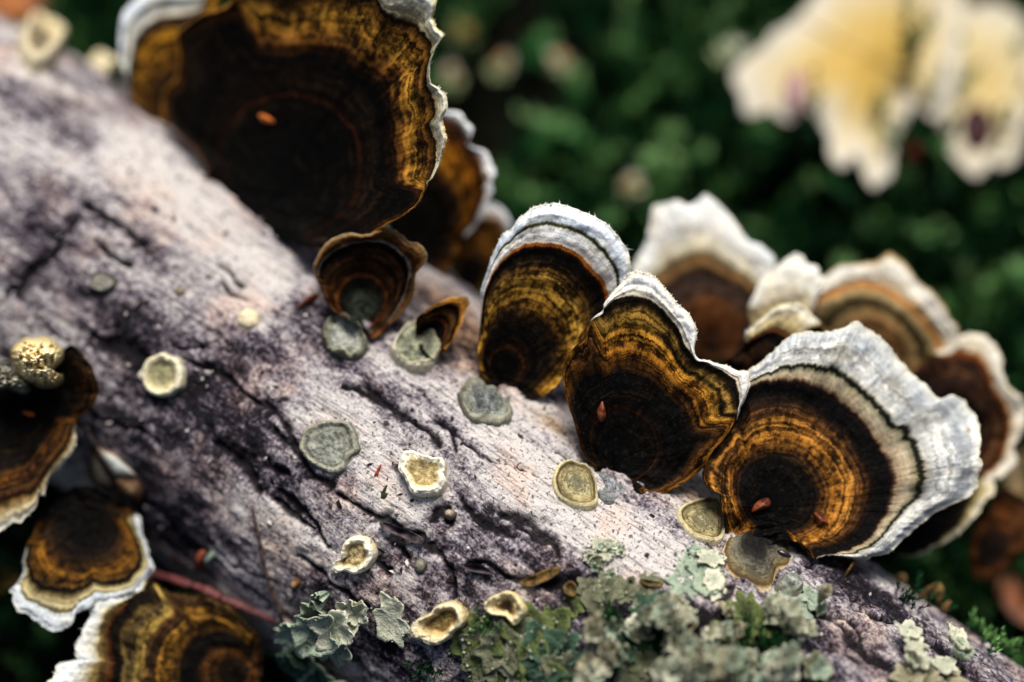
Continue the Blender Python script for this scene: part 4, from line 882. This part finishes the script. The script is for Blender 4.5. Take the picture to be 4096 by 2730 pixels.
rm = np.random.RandomState(11)
Vs, Hs, Rs = [], [], []
cnt = 0
for k in range(5200):
    px, py = rm.uniform(-900, 5000), rm.uniform(-900, 3600)
    dd = ray_z(px, py, 0.0); p = W(px, py, dd)
    rel = p - P0; ax = rel @ AX; dist = np.linalg.norm(rel - AX * ax)
    if dist < R0 + .15 and -13 < ax < 10: continue
    dens = float(fbm(np.array([p[0] * .35, p[1] * .35, 2.0]), 3))
    if dens < -.12 - .12 * rm.rand(): continue
    if rel @ E1 < 0 and rm.rand() < .7: continue                   # moss thinned under the near flank to deepen the dark of its shadow
    H = rm.uniform(.6, 1.3) * (1 + .9 * dens)
    n = 20
    V, h = sprig(p - np.array([0, 0, .1]), np.array([rm.normal(0, .15), rm.normal(0, .15), 1.]), H, n, rm.uniform(.28, .45), rm)
    Vs.append(V); Hs.append(h); Rs.append(np.full(len(V), rm.rand() ** 1.6 * .9)); cnt += n
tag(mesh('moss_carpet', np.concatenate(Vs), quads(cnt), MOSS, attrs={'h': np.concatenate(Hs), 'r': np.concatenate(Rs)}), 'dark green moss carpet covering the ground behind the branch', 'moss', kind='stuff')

ORANGE = mat_simple('moss_bud_orange', '8a4c10', 'b87a28', 12, .6)


def moss_shoot(label, px, py, z, n=26, L=.32, mat=MOSSY, bud=True, H=.5, group='moss shoots standing out of the carpet', up=None, sz=1.0, rnd=.75, name='moss_shoot', cat='moss'):
    r = np.random.RandomState(int(px + py) % 9973)
    if z is not None:
        p = W(px, py, ray_z(px, py, z)); u_ = np.array([r.normal(0, .1), r.normal(0, .1), 1.])
    else:
        s_, t_ = pix2st(px, py); p = logpt(s_, t_)[0]; u_ = lognrm(t_)[0] + np.array([0, 0, .3]) if up is None else up
    root = empty(name, p - u_ * H * .9, label, cat, group); o0 = np.asarray(root.location) / S
    V, h = sprig(p - u_ * H * .9, u_, H, n, L * sz, r, (.5, 1.25))
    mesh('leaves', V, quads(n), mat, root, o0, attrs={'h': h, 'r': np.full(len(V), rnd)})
    k = np.linspace(0, 1, 6); a = np.arange(6) / 6 * 6.283
    x = np.cross(u_, [.3, .5, .8]); x /= np.linalg.norm(x); y = np.cross(u_, x); y /= np.linalg.norm(y)
    ring = (x[None] * np.cos(a)[:, None] + y[None] * np.sin(a)[:, None])
    SV = ((p - u_ * H * .9)[None, None] + u_[None, None] * (k * H * .95)[:, None, None] + ring[None] * .02)
    mesh('stem', SV.reshape(-1, 3), gridF(6, 6), MOSS, root, o0, attrs={'h': np.full(36, .3), 'r': np.full(36, .3)})
    if bud:
        q = np.linspace(0, math.pi, 7)
        BV = (p + u_ * .06)[None, None] + (ring[None] * np.sin(q)[:, None, None] + u_[None, None] * -np.cos(q)[:, None, None] * .8) * .095 * sz
        mesh('bud', BV.reshape(-1, 3), gridF(7, 6), ORANGE, root, o0)
    return root


LB = 'pale star shaped moss shoot with orange bud rising from the dark moss'
for x, y in D([(1150, 145), (1287, 138), (1040, 172), (1450, 430)]): moss_shoot(LB, x, y, 1.3, sz=.95, rnd=.9, L=.28)
moss_shoot('dull olive star moss shoot with orange bud nearer the largest bracket', *D([(1065, 75)])[0], 1.1, rnd=.35, sz=.9)
def shoot_label(x, y):
    marks = [((1800, 330), 'bright green moss shoot below the left lobe of the yellow leaf'), ((2120, 470), 'bright green moss shoot below the notched edge of the yellow leaf'),
             ((1640, 80), 'bright green moss shoot between the star shaped shoots and the yellow leaf'), ((1400, 420), 'bright green moss shoot behind the rounded white bracket'),
             ((1250, 120), 'bright green moss shoot among the pale star shaped shoots'), ((1640, 400), 'bright green moss shoot behind the pale white topped bracket'),
             ((2030, 600), 'bright green moss shoot behind the orange banded bracket'), ((2260, 640), 'bright green moss shoot behind the frilled rust bracket')]
    return min(marks, key=lambda m: math.hypot(m[0][0] - x, m[0][1] - y))[1]
for x, y in D([(1735, 380), (1500, 200), (1560, 260), (1620, 330), (1700, 330), (1490, 350), (1830, 340), (1960, 560), (2120, 440), (2230, 650), (1900, 520), (1680, 480), (2000, 470), (2150, 520), (1330, 160), (1290, 350), (2200, 560), (2290, 480), (1380, 480), (1640, 60), (1560, 20), (2060, 620), (1760, 250), (1420, 60), (1240, 60), (1350, 250), (1220, 280), (1450, 130), (1600, 160), (1540, 400), (1850, 440), (2260, 720), (2330, 600), (2080, 380), (1960, 400), (1300, 420), (1700, 130), (2180, 380)]):
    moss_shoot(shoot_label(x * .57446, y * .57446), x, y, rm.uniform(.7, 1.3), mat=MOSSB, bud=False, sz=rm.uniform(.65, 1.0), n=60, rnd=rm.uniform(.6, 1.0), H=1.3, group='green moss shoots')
# tufts that grow on the branch itself
for lab, pts in [('dark green moss tuft in the shade beside the ochre bud', [(1850, 640), (1890, 680), (1930, 640), (1960, 700), (1820, 690), (1900, 740), (1980, 660), (2020, 720)]),
                 ('yellow green feathery moss tuft on the bare dark bark', [(2120, 850), (2160, 870), (2190, 890), (2230, 900), (2260, 940), (2280, 980), (2310, 960), (2150, 1010), (2180, 1020)]),
                 ('little moss tuft at the edge of the white bark near the scrap', [(1770, 770), (1790, 790), (1755, 760), (1720, 740)])]:
    r = np.random.RandomState(len(lab)); Vs, Hs = [], []; n = 14
    for q in pts:
        for rep in range(3):
            (x, y), = E7([(q[0] + r.normal(0, 18), q[1] + r.normal(0, 14))]); s_, t_ = pix2st(x, y)
            V, h = sprig(logpt(s_, t_)[0], lognrm(t_)[0] + r.normal(0, .3, 3), r.uniform(.12, .28), n, .09, r); Vs.append(V); Hs.append(h)
    o0 = Vs[0].mean(0); V = np.concatenate(Vs)
    pale_ = lab.startswith('yellow')
    tag(mesh('moss_tuft', V, quads(len(V) // 4), MOSS, None, o0, attrs={'h': np.concatenate(Hs), 'r': np.full(len(V), .9 if pale_ else .25)}), lab, 'moss', 'moss tufts on the branch', 'stuff')
for lab, (x, y), nn, rn in [('dark moss growing in the gaps of the frilly rosettes', E7([(520, 930)])[0], 30, .3), ('dark moss in the gap between frilly rosette and bare strip', E7([(1110, 960)])[0], 30, .35), ('moss wisp in the notch of the cream lichen', E7([(960, 930)])[0], 24, .45), ('moss peeping between olive and cream lichens', E7([(290, 860)])[0], 26, .4), ('few green moss threads beside the split cream bud', E6([(1350, 1270)])[0], 9, .6), ('dark moss wisp on dark bark below the cream shell', E6([(1060, 1490)])[0], 9, .25), ('dark green moss speck beside the white side lobe', D([(262, 195)])[0], 14, .3)]:
    r = np.random.RandomState(len(lab)); Vs, Hs = [], []
    for k in range(nn):
        s_, t_ = pix2st(x + r.normal(0, 28), y + r.normal(0, 20))
        V, h = sprig(logpt(s_, t_)[0], lognrm(t_)[0] + r.normal(0, .3, 3), r.uniform(.12, .25), 12, .09, r); Vs.append(V); Hs.append(h)
    V = np.concatenate(Vs)
    tag(mesh('moss_tuft', V, quads(len(V) // 4), MOSS, None, V.mean(0), attrs={'h': np.concatenate(Hs), 'r': np.full(len(V), rn)}), lab, 'moss', 'moss tufts on the branch', 'stuff')


# ------------------------------------------------------------------ leaves on the ground
def flat_leaf(name, label, outline, hub, z, stops, seed, warp=.4, tilt=(0, 0), th=.03, vein=None, k=.85, rough=.5):
    NA, NR = 200, 30
    pts, per = closed_resample(outline, NA); hub = np.array(hub, float); vs = np.linspace(0, 1, NR)
    px = hub[0] + (pts[None, :, 0] - hub[0]) * vs[:, None]; py = hub[1] + (pts[None, :, 1] - hub[1]) * vs[:, None]
    zz = z + warp * fbm(v3(px * .0012, py * .0012, seed), 3) + tilt[0] * (px - hub[0]) / 341 - tilt[1] * (py - hub[1]) / 341
    P = W(px, py, ray_z(px, py, zz)); o0 = W(hub[0], hub[1], ray_z(hub[0], hub[1], z))
    root = empty(name, o0, label, 'leaf')
    mat = mat_zone(name + '_blade', stops, seed, 1.6, 1.5, rough, .2, 4, 3, .3, k, 1.0, 1.0, 1.0, .05)
    V = np.concatenate([P, P[::-1] - np.array([0, 0, th])], 0)
    u = np.arange(NA) / NA * per / 341
    uv = np.stack([np.broadcast_to(u[None], P.shape[:2]), np.broadcast_to(vs[:, None], P.shape[:2])], -1); uv = np.concatenate([uv, uv[::-1]], 0)
    mesh('blade', V.reshape(-1, 3), gridF(2 * NR, NA), mat, root, o0, uv.reshape(-1, 2))

    def surf(x, y, up):
        i = np.argmin((px - x) ** 2 + (py - y) ** 2); return W(x, y, ray_z(x, y, zz.ravel()[i] + up))
    return root, surf, o0


def tube(name, P, rad, mat, parent=None, o0=None, n=8):
    P = np.asarray(P, float); T = np.gradient(P, axis=0); T /= np.linalg.norm(T, axis=1)[:, None]
    x = np.cross(T, [.1, .2, 1.]); x /= np.linalg.norm(x, axis=1)[:, None]; y = np.cross(T, x)
    a = np.arange(n) / n * 6.2832; rad = np.broadcast_to(rad, len(P))
    V = P[:, None] + (x[:, None] * np.cos(a)[None, :, None] + y[:, None] * np.sin(a)[None, :, None]) * rad[:, None, None]
    V = np.concatenate([P[:1, None].repeat(n, 1), V, P[-1:, None].repeat(n, 1)], 0)
    return mesh(name, V.reshape(-1, 3), gridF(len(P) + 2, n, True, 0, True), mat, parent, o0)


lf2, surf2, lo2 = flat_leaf('fallen_leaf', 'pale cream fallen leaf with a dark red spot tucked under the yellow leaf', E8([(1960, 40), (2040, -60), (2120, 30), (2200, 10), (2300, 60), (2420, 180), (2460, 420), (2400, 560), (2345, 650), (2310, 790), (2230, 830), (2190, 800), (2120, 880), (2050, 830), (1990, 760), (1950, 660), (1930, 560), (1900, 300)]),
                              E8([(2180, 420)])[0], 1.5, '0:d4b468:.06 .5:d8c48c:.06 .8:dfd2b0:.05 1:e0d8c6:.05', 64, warp=.5, k=.72)
lf, surf, lo0 = flat_leaf('fallen_leaf', 'big yellow fallen leaf with ragged torn tips and a mauve spot lying on the moss', E8([(905, 390), (940, 320), (1010, 260), (1060, 230), (1110, 160), (1190, 120), (1250, 60), (1300, 0), (1400, -120), (1700, -200), (1900, -150), (2030, -40), (2060, 90), (2040, 250), (2010, 420), (1950, 560), (1900, 590), (1850, 540), (1820, 470), (1790, 540), (1745, 650), (1710, 720), (1700, 800), (1690, 880), (1640, 905), (1610, 940), (1570, 890), (1540, 800), (1500, 770), (1470, 830), (1430, 825), (1385, 760), (1390, 700), (1360, 640), (1290, 555), (1240, 560), (1190, 610), (1120, 575), (1080, 540), (1020, 575), (960, 560), (950, 480)]),
                           E8([(1600, 300)])[0], 1.8, '0:d0a848:.06 .4:d4b058:.06 .6:dac284:.05 .78:e0d0ac:.05 1:e2dccc:.03', 60, warp=.5, k=.72)
VEIN = mat_simple('leaf_vein', 'a8863c', 'b89a58', 6, .6)
tube('midrib', [surf(*E8([(1250 + 650 * t, 100 + t * 350)])[0], .0) for t in np.linspace(0, 1, 10)], .03, VEIN, lf, lo0)
GALL = G('leaf_gall'); GALL = GALL.done((.03, .005, .008), .6, None, spec=.2)
GALL2 = G('leaf_gall_mauve'); GALL2 = GALL2.done((.30, .16, .17), .35, None, spec=.5)
for (cx, cy, rx, ry, m, lf_, sf_, lo_) in ((2115, 640, 95, 130, GALL, lf2, surf2, lo2), (1218, 460, 60, 120, GALL2, lf, surf, lo0)):
    c0 = E8([(cx, cy)])[0]; a = np.arange(24) / 24 * 6.2832; q = np.linspace(0, 1, 8)[:, None]
    px = c0[0] + np.cos(a)[None] * q * rx / 1.241; py = c0[1] + np.sin(a)[None] * q * ry / 1.241
    zc = sf_(*c0, 0)[2]
    P = W(px, py, ray_z(px, py, zc + .22 * np.sqrt(np.maximum(1 - q ** 2, 0)) + 0 * px - .06))
    mesh('gall', P.reshape(-1, 3), gridF(8, 24), m, lf_, lo_)
moss_shoot('green moss shoot poking up in front of the yellow leaf', *E8([(1785, 260)])[0], 2.6, mat=MOSS, bud=False, sz=.9, n=30, rnd=.7, H=.8, group='green moss shoots')
moss_shoot('green moss shoot at the notch of the yellow leaf', *E8([(1670, 520)])[0], 2.2, mat=MOSS, bud=False, sz=.8, n=26, rnd=.6, H=.8, group='green moss shoots')
moss_shoot('small whitish moss tip left of the yellow leaf', *E8([(890, 250)])[0], 1.6, mat=MOSSY, bud=False, sz=.8, n=30, rnd=1.0, H=.5, group='green moss shoots')
for x, y, z_ in [(1870, 480, 2.1), (1900, 620, 2.0), (1330, 640, 2.2), (1160, 620, 2.1), (1480, 880, 2.1), (1760, 700, 2.0), (1790, 180, 2.9), (2000, 800, 2.0), (1030, 600, 2.1), (1960, 640, 2.1)]:
    moss_shoot('green moss shoot overlapping the torn lower edge of the yellow leaf', *E8([(x, y)])[0], z_, mat=MOSS, bud=False, sz=.8, n=34, rnd=rm.uniform(.45, .8), H=1.0, group='green moss shoots')
RED = mat_simple('red_stem', '6a1c14', 'a03a2c', 14, .5)
rp0 = np.array([W(*E8([(1760 + 60 * t, 800 - 60 * t)])[0], ray_z(*E8([(1760 + 60 * t, 800 - 60 * t)])[0], 1.2 + .3 * t)) for t in np.linspace(0, 1, 6)])
tag(tube('leaf_stalk', rp0, .09, RED, None, rp0[0]), 'short red stalk in the dark notch of the yellow leaf', 'stalk')
flat_leaf('fallen_leaf', 'orange brown dead leaf beyond the lowest right bracket', D([(2290, 1330), (2340, 1320), (2420, 1360), (2430, 1450), (2360, 1440), (2310, 1400)]), D([(2360, 1385)])[0], 1.0, '0:a85a1c:.4 .7:8a4a18:.4 1:5a3014:.4', 61, warp=.2)
flat_leaf('fallen_leaf', 'tan dead leaf lying beyond the frilled rust bracket', D([(2250, 1090), (2300, 1050), (2400, 1040), (2450, 1120), (2380, 1180), (2280, 1150)]), D([(2340, 1105)])[0], .9, '0:a08658:.4 .7:8a7248:.4 1:6a5434:.4', 62, warp=.2)
flat_leaf('fallen_leaf', 'orange dead leaf beyond the far blurred end of the branch', D([(-60, -20), (0, -30), (80, -25), (105, 5), (80, 32), (50, 42), (20, 36), (-60, 30)]), D([(30, 5)])[0], 1.6, '0:b86a1c:.4 .7:96520f:.4 1:5a3010:.4', 63, warp=.15)

# ------------------------------------------------------------------ twigs, flakes, husk, seed
TW = mat_simple('twig_red', '3a181c', '7e4846', 16, .45, .4, 30)
TW2 = mat_simple('twig_brown', '2a1c18', '5c4a44', 16, .6, .4, 30)


def px_path(cr, pts, depths, n=28):
    P = np.array(cr(pts)); k = np.linspace(0, len(P) - 1, n); i = np.arange(len(P))
    return W(np.interp(k, i, P[:, 0]), np.interp(k, i, P[:, 1]), np.interp(k, i, depths))


p = px_path(C6, [(1180, 690), (1260, 700), (1380, 735), (1500, 780), (1600, 805), (1700, 850), (1830, 915), (1960, 965), (2090, 1020), (2200, 1065), (2380, 1150)], [30.2, 30.1, 29.9, 29.7, 29.6, 29.5, 29.5, 29.5, 29.4, 29.4, 29.4], 40)
rt = empty('twig', p[0], 'thin reddish twig crossing the dark gap above the black banded bracket', 'twig')
tube('stem', p, .052 + .012 * np.sin(np.linspace(0, 30, 40)), TW, rt, p[0])
tube('node', p[20:23], [.05, .075, .05], TW, rt, p[0])
lp = E6([(150, 660), (165, 740), (190, 840), (205, 930), (230, 1020), (260, 1110), (290, 1190), (310, 1250)])
s_, t_ = pix2st([q[0] for q in lp], [q[1] for q in lp]); p = logpt(s_, t_, np.full(len(lp), .06))
tag(tube('twig', p, np.linspace(.018, .03, len(p)), TW2, None, p[0]), 'very thin dark stalk lying down the bark towards the red twig', 'twig')

FLK = mat_simple("bud_scale", "381406", "8a4420", 10, .4, .3, 20, spec=.5)


def flake(label, cr, pts, hub, pos, name='bud_scale', mat=FLK, curl=.05):
    """thin curled scale: outline in pixels, pos(x, y) gives the carrying surface"""
    NA, NR = 40, 7
    P2, per = closed_resample(cr(pts), NA); hub = np.array(cr([hub])[0]); vs = np.linspace(0, 1, NR)
    P = np.zeros((NR, NA, 3))
    for i, v in enumerate(vs):
        for j in range(NA):
            x, y = hub + (P2[j] - hub) * v; a, b = pos(x, y)
            P[i, j] = a + b * (.02 + curl * (1 - v * v))
    V = np.concatenate([P, P[::-1]], 0); V[NR:] -= pos(*hub)[1] * .012
    return tag(mesh(name, V.reshape(-1, 3), gridF(2 * NR, NA), mat, None, P[0, 0]), label, 'bud scale', 'red brown bud scales')


def onb(key): return lambda x, y: (on_bracket(key, x, y, .0), -FWD)


def onl(x, y):
    s_, t_ = pix2st(x, y); return logpt(s_, t_)[0], lognrm(t_)[0]


flake('red brown bud scale on the hourglass bracket', C1, [(735, 1032), (745, 1060), (752, 1100), (740, 1128), (722, 1132), (712, 1105), (710, 1075), (722, 1050)], (732, 1090), onb('hourglass'))
flake('red brown bud scale on the black centre of the widest bracket', C2, [(370, 1025), (385, 985), (420, 960), (450, 957), (460, 985), (445, 1005), (410, 1015)], (425, 985), onb('widest_white'), curl=.09)
flake('orange bud scale on the amber zone of the widest bracket', C2, [(668, 1028), (700, 1030), (728, 1055), (742, 1082), (715, 1080), (690, 1090), (680, 1060)], (705, 1060), onb('widest_white'), curl=.09)
flake('orange bud scale in the hollow of the largest bracket', C3, [(828, 602), (860, 600), (890, 615), (912, 640), (880, 645), (845, 630)], (870, 622), onb('largest'), mat=mat_simple('bud_scale_orange', 'a8501c', 'd8782c', 8, .4), curl=.06)
flake('brown bud scale poking out left of the dark cup bracket', E3c, [(132, 850), (170, 800), (230, 760), (280, 750), (260, 790), (200, 820)], (215, 795), onl, curl=.1)
flake('tiny red bud scale on bark beside the warty disc', E6, [(760, 520), (775, 490), (790, 462), (800, 460), (790, 495), (782, 522)], (779, 498), onl, curl=.04, mat=mat_simple('bud_scale_red', '7a2418', 'a8402c', 10, .5))
flake('tiny orange bud scale on the lumpy black bracket', C5, [(165, 660), (200, 655), (240, 660), (265, 685), (230, 690), (190, 675)], (215, 672), onb('left_upper'), mat=bpy.data.materials['bud_scale_orange'], curl=.04)
flake('orange brown bud scale on shaded bark above the red twig', C6, [(1590, 540), (1620, 500), (1660, 520), (1665, 580), (1640, 640), (1615, 690), (1610, 620)], (1632, 570), onl, curl=.1)
flake('small green leaf scrap on bark beside an orange brown scale', C6, [(1675, 560), (1690, 520), (1725, 505), (1740, 540), (1715, 590), (1685, 610)], (1708, 552), onl, name='leaf_scrap', mat=LM['mint'], curl=.12)
flake('dark green leaf scrap under the tiny red bud scale', E6, [(765, 610), (790, 570), (800, 590), (830, 560), (825, 600), (850, 605), (830, 640), (790, 655), (775, 640)], (805, 612), onl, name='leaf_scrap', mat=LM['olive'], curl=.03)

# dry bud husk by the shaded flank
HW = mat_zone('husk_white', '0:cfd4d0:.15 .5:c2c4bc:.2 .78:b0a596:.3 .92:7a5644:.4 1:4a2c22:.4', 70)
HB = mat_zone('husk_brown', '0:a0886c:.5 .5:7a6450:.6 1:3a2a22:.6', 71)
s_, t_ = pix2st(*C5([(880, 1150)])[0]); hd = float(to_pix(logpt(s_, t_))[2][0]) - .25
hk = empty('bud_husk', W(*C5([(900, 1300)])[0], np.array(hd)), 'pale pointed husk with brown base resting on the shaded flank', 'husk'); ho = np.asarray(hk.location) / S
for nm, pts, hb, H, m, dz in (('scale', [(680, 960), (700, 930), (740, 1000), (800, 1100), (850, 1170), (865, 1250), (790, 1240), (720, 1220), (675, 1100)], (770, 1120), .14, mat_zone('husk_grey', '0:6a6660:.4 .6:54504a:.5 1:2a2420:.5', 72), .06),
                              ('scale', [(712, 905), (760, 930), (850, 960), (950, 1040), (1040, 1130), (1060, 1160), (960, 1170), (860, 1150), (790, 1060), (735, 980)], (890, 1060), .25, HW, 0),
                              ('cup', [(850, 1150), (960, 1150), (1060, 1150), (1100, 1220), (1100, 1290), (1060, 1347), (980, 1335), (910, 1280), (860, 1210)], (985, 1240), .3, HB, .02)):
    P2, per = closed_resample(C5(pts), 60); hb = np.array(C5([hb])[0]); vs = np.linspace(0, 1, 14)[:, None]
    px = hb[0] + (P2[None, :, 0] - hb[0]) * vs; py = hb[1] + (P2[None, :, 1] - hb[1]) * vs
    P = W(px, py, hd + dz + .1 - H * np.sqrt(np.maximum(1 - vs ** 2, 0)))
    polar_parts(hk, ho, P, np.arange(60) / 60 * per / 341, vs[:, 0], [(0, 13)], [nm], m)
tube('stalk', px_path(C5, [(712, 905), (690, 860), (665, 810), (640, 760)], [hd, hd, hd + .05, hd + .1], 10), np.linspace(.03, .012, 10), TW2, hk, ho)
# dark seed on the foot of the widest bracket
SEED = G('seed_dark').done((.012, .008, .009), .25, None, spec=.6)
c0 = np.array(E7([(1115, 600)])[0]); s_, t_ = pix2st(*c0); pc = logpt(s_, t_, np.array([.3]))[0]
q = np.linspace(0, math.pi, 12); a = np.arange(12) / 12 * 6.2832; ex = RIGHT * .9 - UP * .42; ex /= np.linalg.norm(ex); ey = np.cross(ex, FWD); ez = np.cross(ex, ey)
V = pc + (ex * -np.cos(q)[:, None, None] * .09 + (ey * np.cos(a)[None, :, None] + ez * np.sin(a)[None, :, None]) * np.sin(q)[:, None, None] * .036)
tag(mesh('seed', V.reshape(-1, 3), gridF(12, 12), SEED, None, pc), 'small shiny black seed on the foot of the widest bracket', 'seed')
# loose bark flakes lifted off the branch
BF = mat_simple('bark_flake', '1c1518', '5a4c50', 8, .8)
BFO = mat_simple('bark_flake_ochre', '3a2c14', '8a6c34', 8, .8)


def bark_flake(cr, pts, hub, m, curl):
    NA, NR = 36, 5
    P2, per = closed_resample(cr(pts), NA); hub = np.array(cr([hub])[0]); vs = np.linspace(0, 1, NR)[:, None]
    px = hub[0] + (P2[None, :, 0] - hub[0]) * vs; py = hub[1] + (P2[None, :, 1] - hub[1]) * vs
    s_, t_ = pix2st(px.ravel(), py.ravel()); h = .03 + curl * vs ** 2 * (1 + fbm(v3(px * .02, py * .02, 4.), 2)) + 0 * px
    P = logpt(s_.reshape(px.shape), t_.reshape(px.shape), h); V = np.concatenate([P, P[::-1] - E2 * .03], 0)
    mesh('bark_flake', V.reshape(-1, 3), gridF(2 * NR, NA), m, log, LO)


for cr, pts, hub, m, c in [(E6, [(1510, 1060), (1560, 1035), (1620, 1010), (1680, 990), (1720, 1000), (1690, 1030), (1640, 1060), (1580, 1085), (1530, 1080)], (1610, 1045), BFO, .12),
                           (E6, [(1220, 975), (1280, 965), (1340, 985), (1390, 1020), (1330, 1015), (1260, 1000)], (1300, 990), BF, .08),
                           (E6, [(800, 750), (880, 770), (960, 800), (1020, 840), (1000, 870), (900, 820), (820, 790)], (900, 800), BF, .06),
                           (E6, [(1730, 1090), (1760, 1060), (1790, 1080), (1790, 1130), (1750, 1130)], (1765, 1100), BFO, .1),
                           (E7, [(840, 710), (880, 690), (910, 700), (890, 735), (850, 740)], (872, 715), BF, .08),
                           (E7, [(440, 650), (500, 660), (560, 670), (540, 690), (470, 680)], (500, 670), BFO, .05)]:
    bark_flake(cr, pts, hub, m, c)

# crumbs and grit caught on the bark
rc = np.random.RandomState(21)
for nm, a, b, num in (('pale_crumbs', '9a8e88', 'd8cec6', 420), ('dark_crumbs', '120e0e', '4a3a34', 520)):
    s_ = rc.uniform(-9, 7, num); t_ = rc.normal(.3, 1.7, num); sz = rc.gamma(2.2, .008, num) + .006
    P = logpt(s_, t_, np.full(num, .02)); Q = rc.normal(0, 1, (num, 3, 3)); Q = np.linalg.qr(Q)[0]
    V = P[:, None] + np.einsum('nij,kj->nki', Q, _ico * np.array([1.5, 1.0, .45])) * sz[:, None, None]
    F = (_icf[None] + (np.arange(num) * 6)[:, None, None]).reshape(-1, 3)
    cr_ = mesh(nm, V.reshape(-1, 3), F, mat_simple(nm, a, b, 12, .85), log, LO, smooth=False); cr_['kind'] = 'stuff'
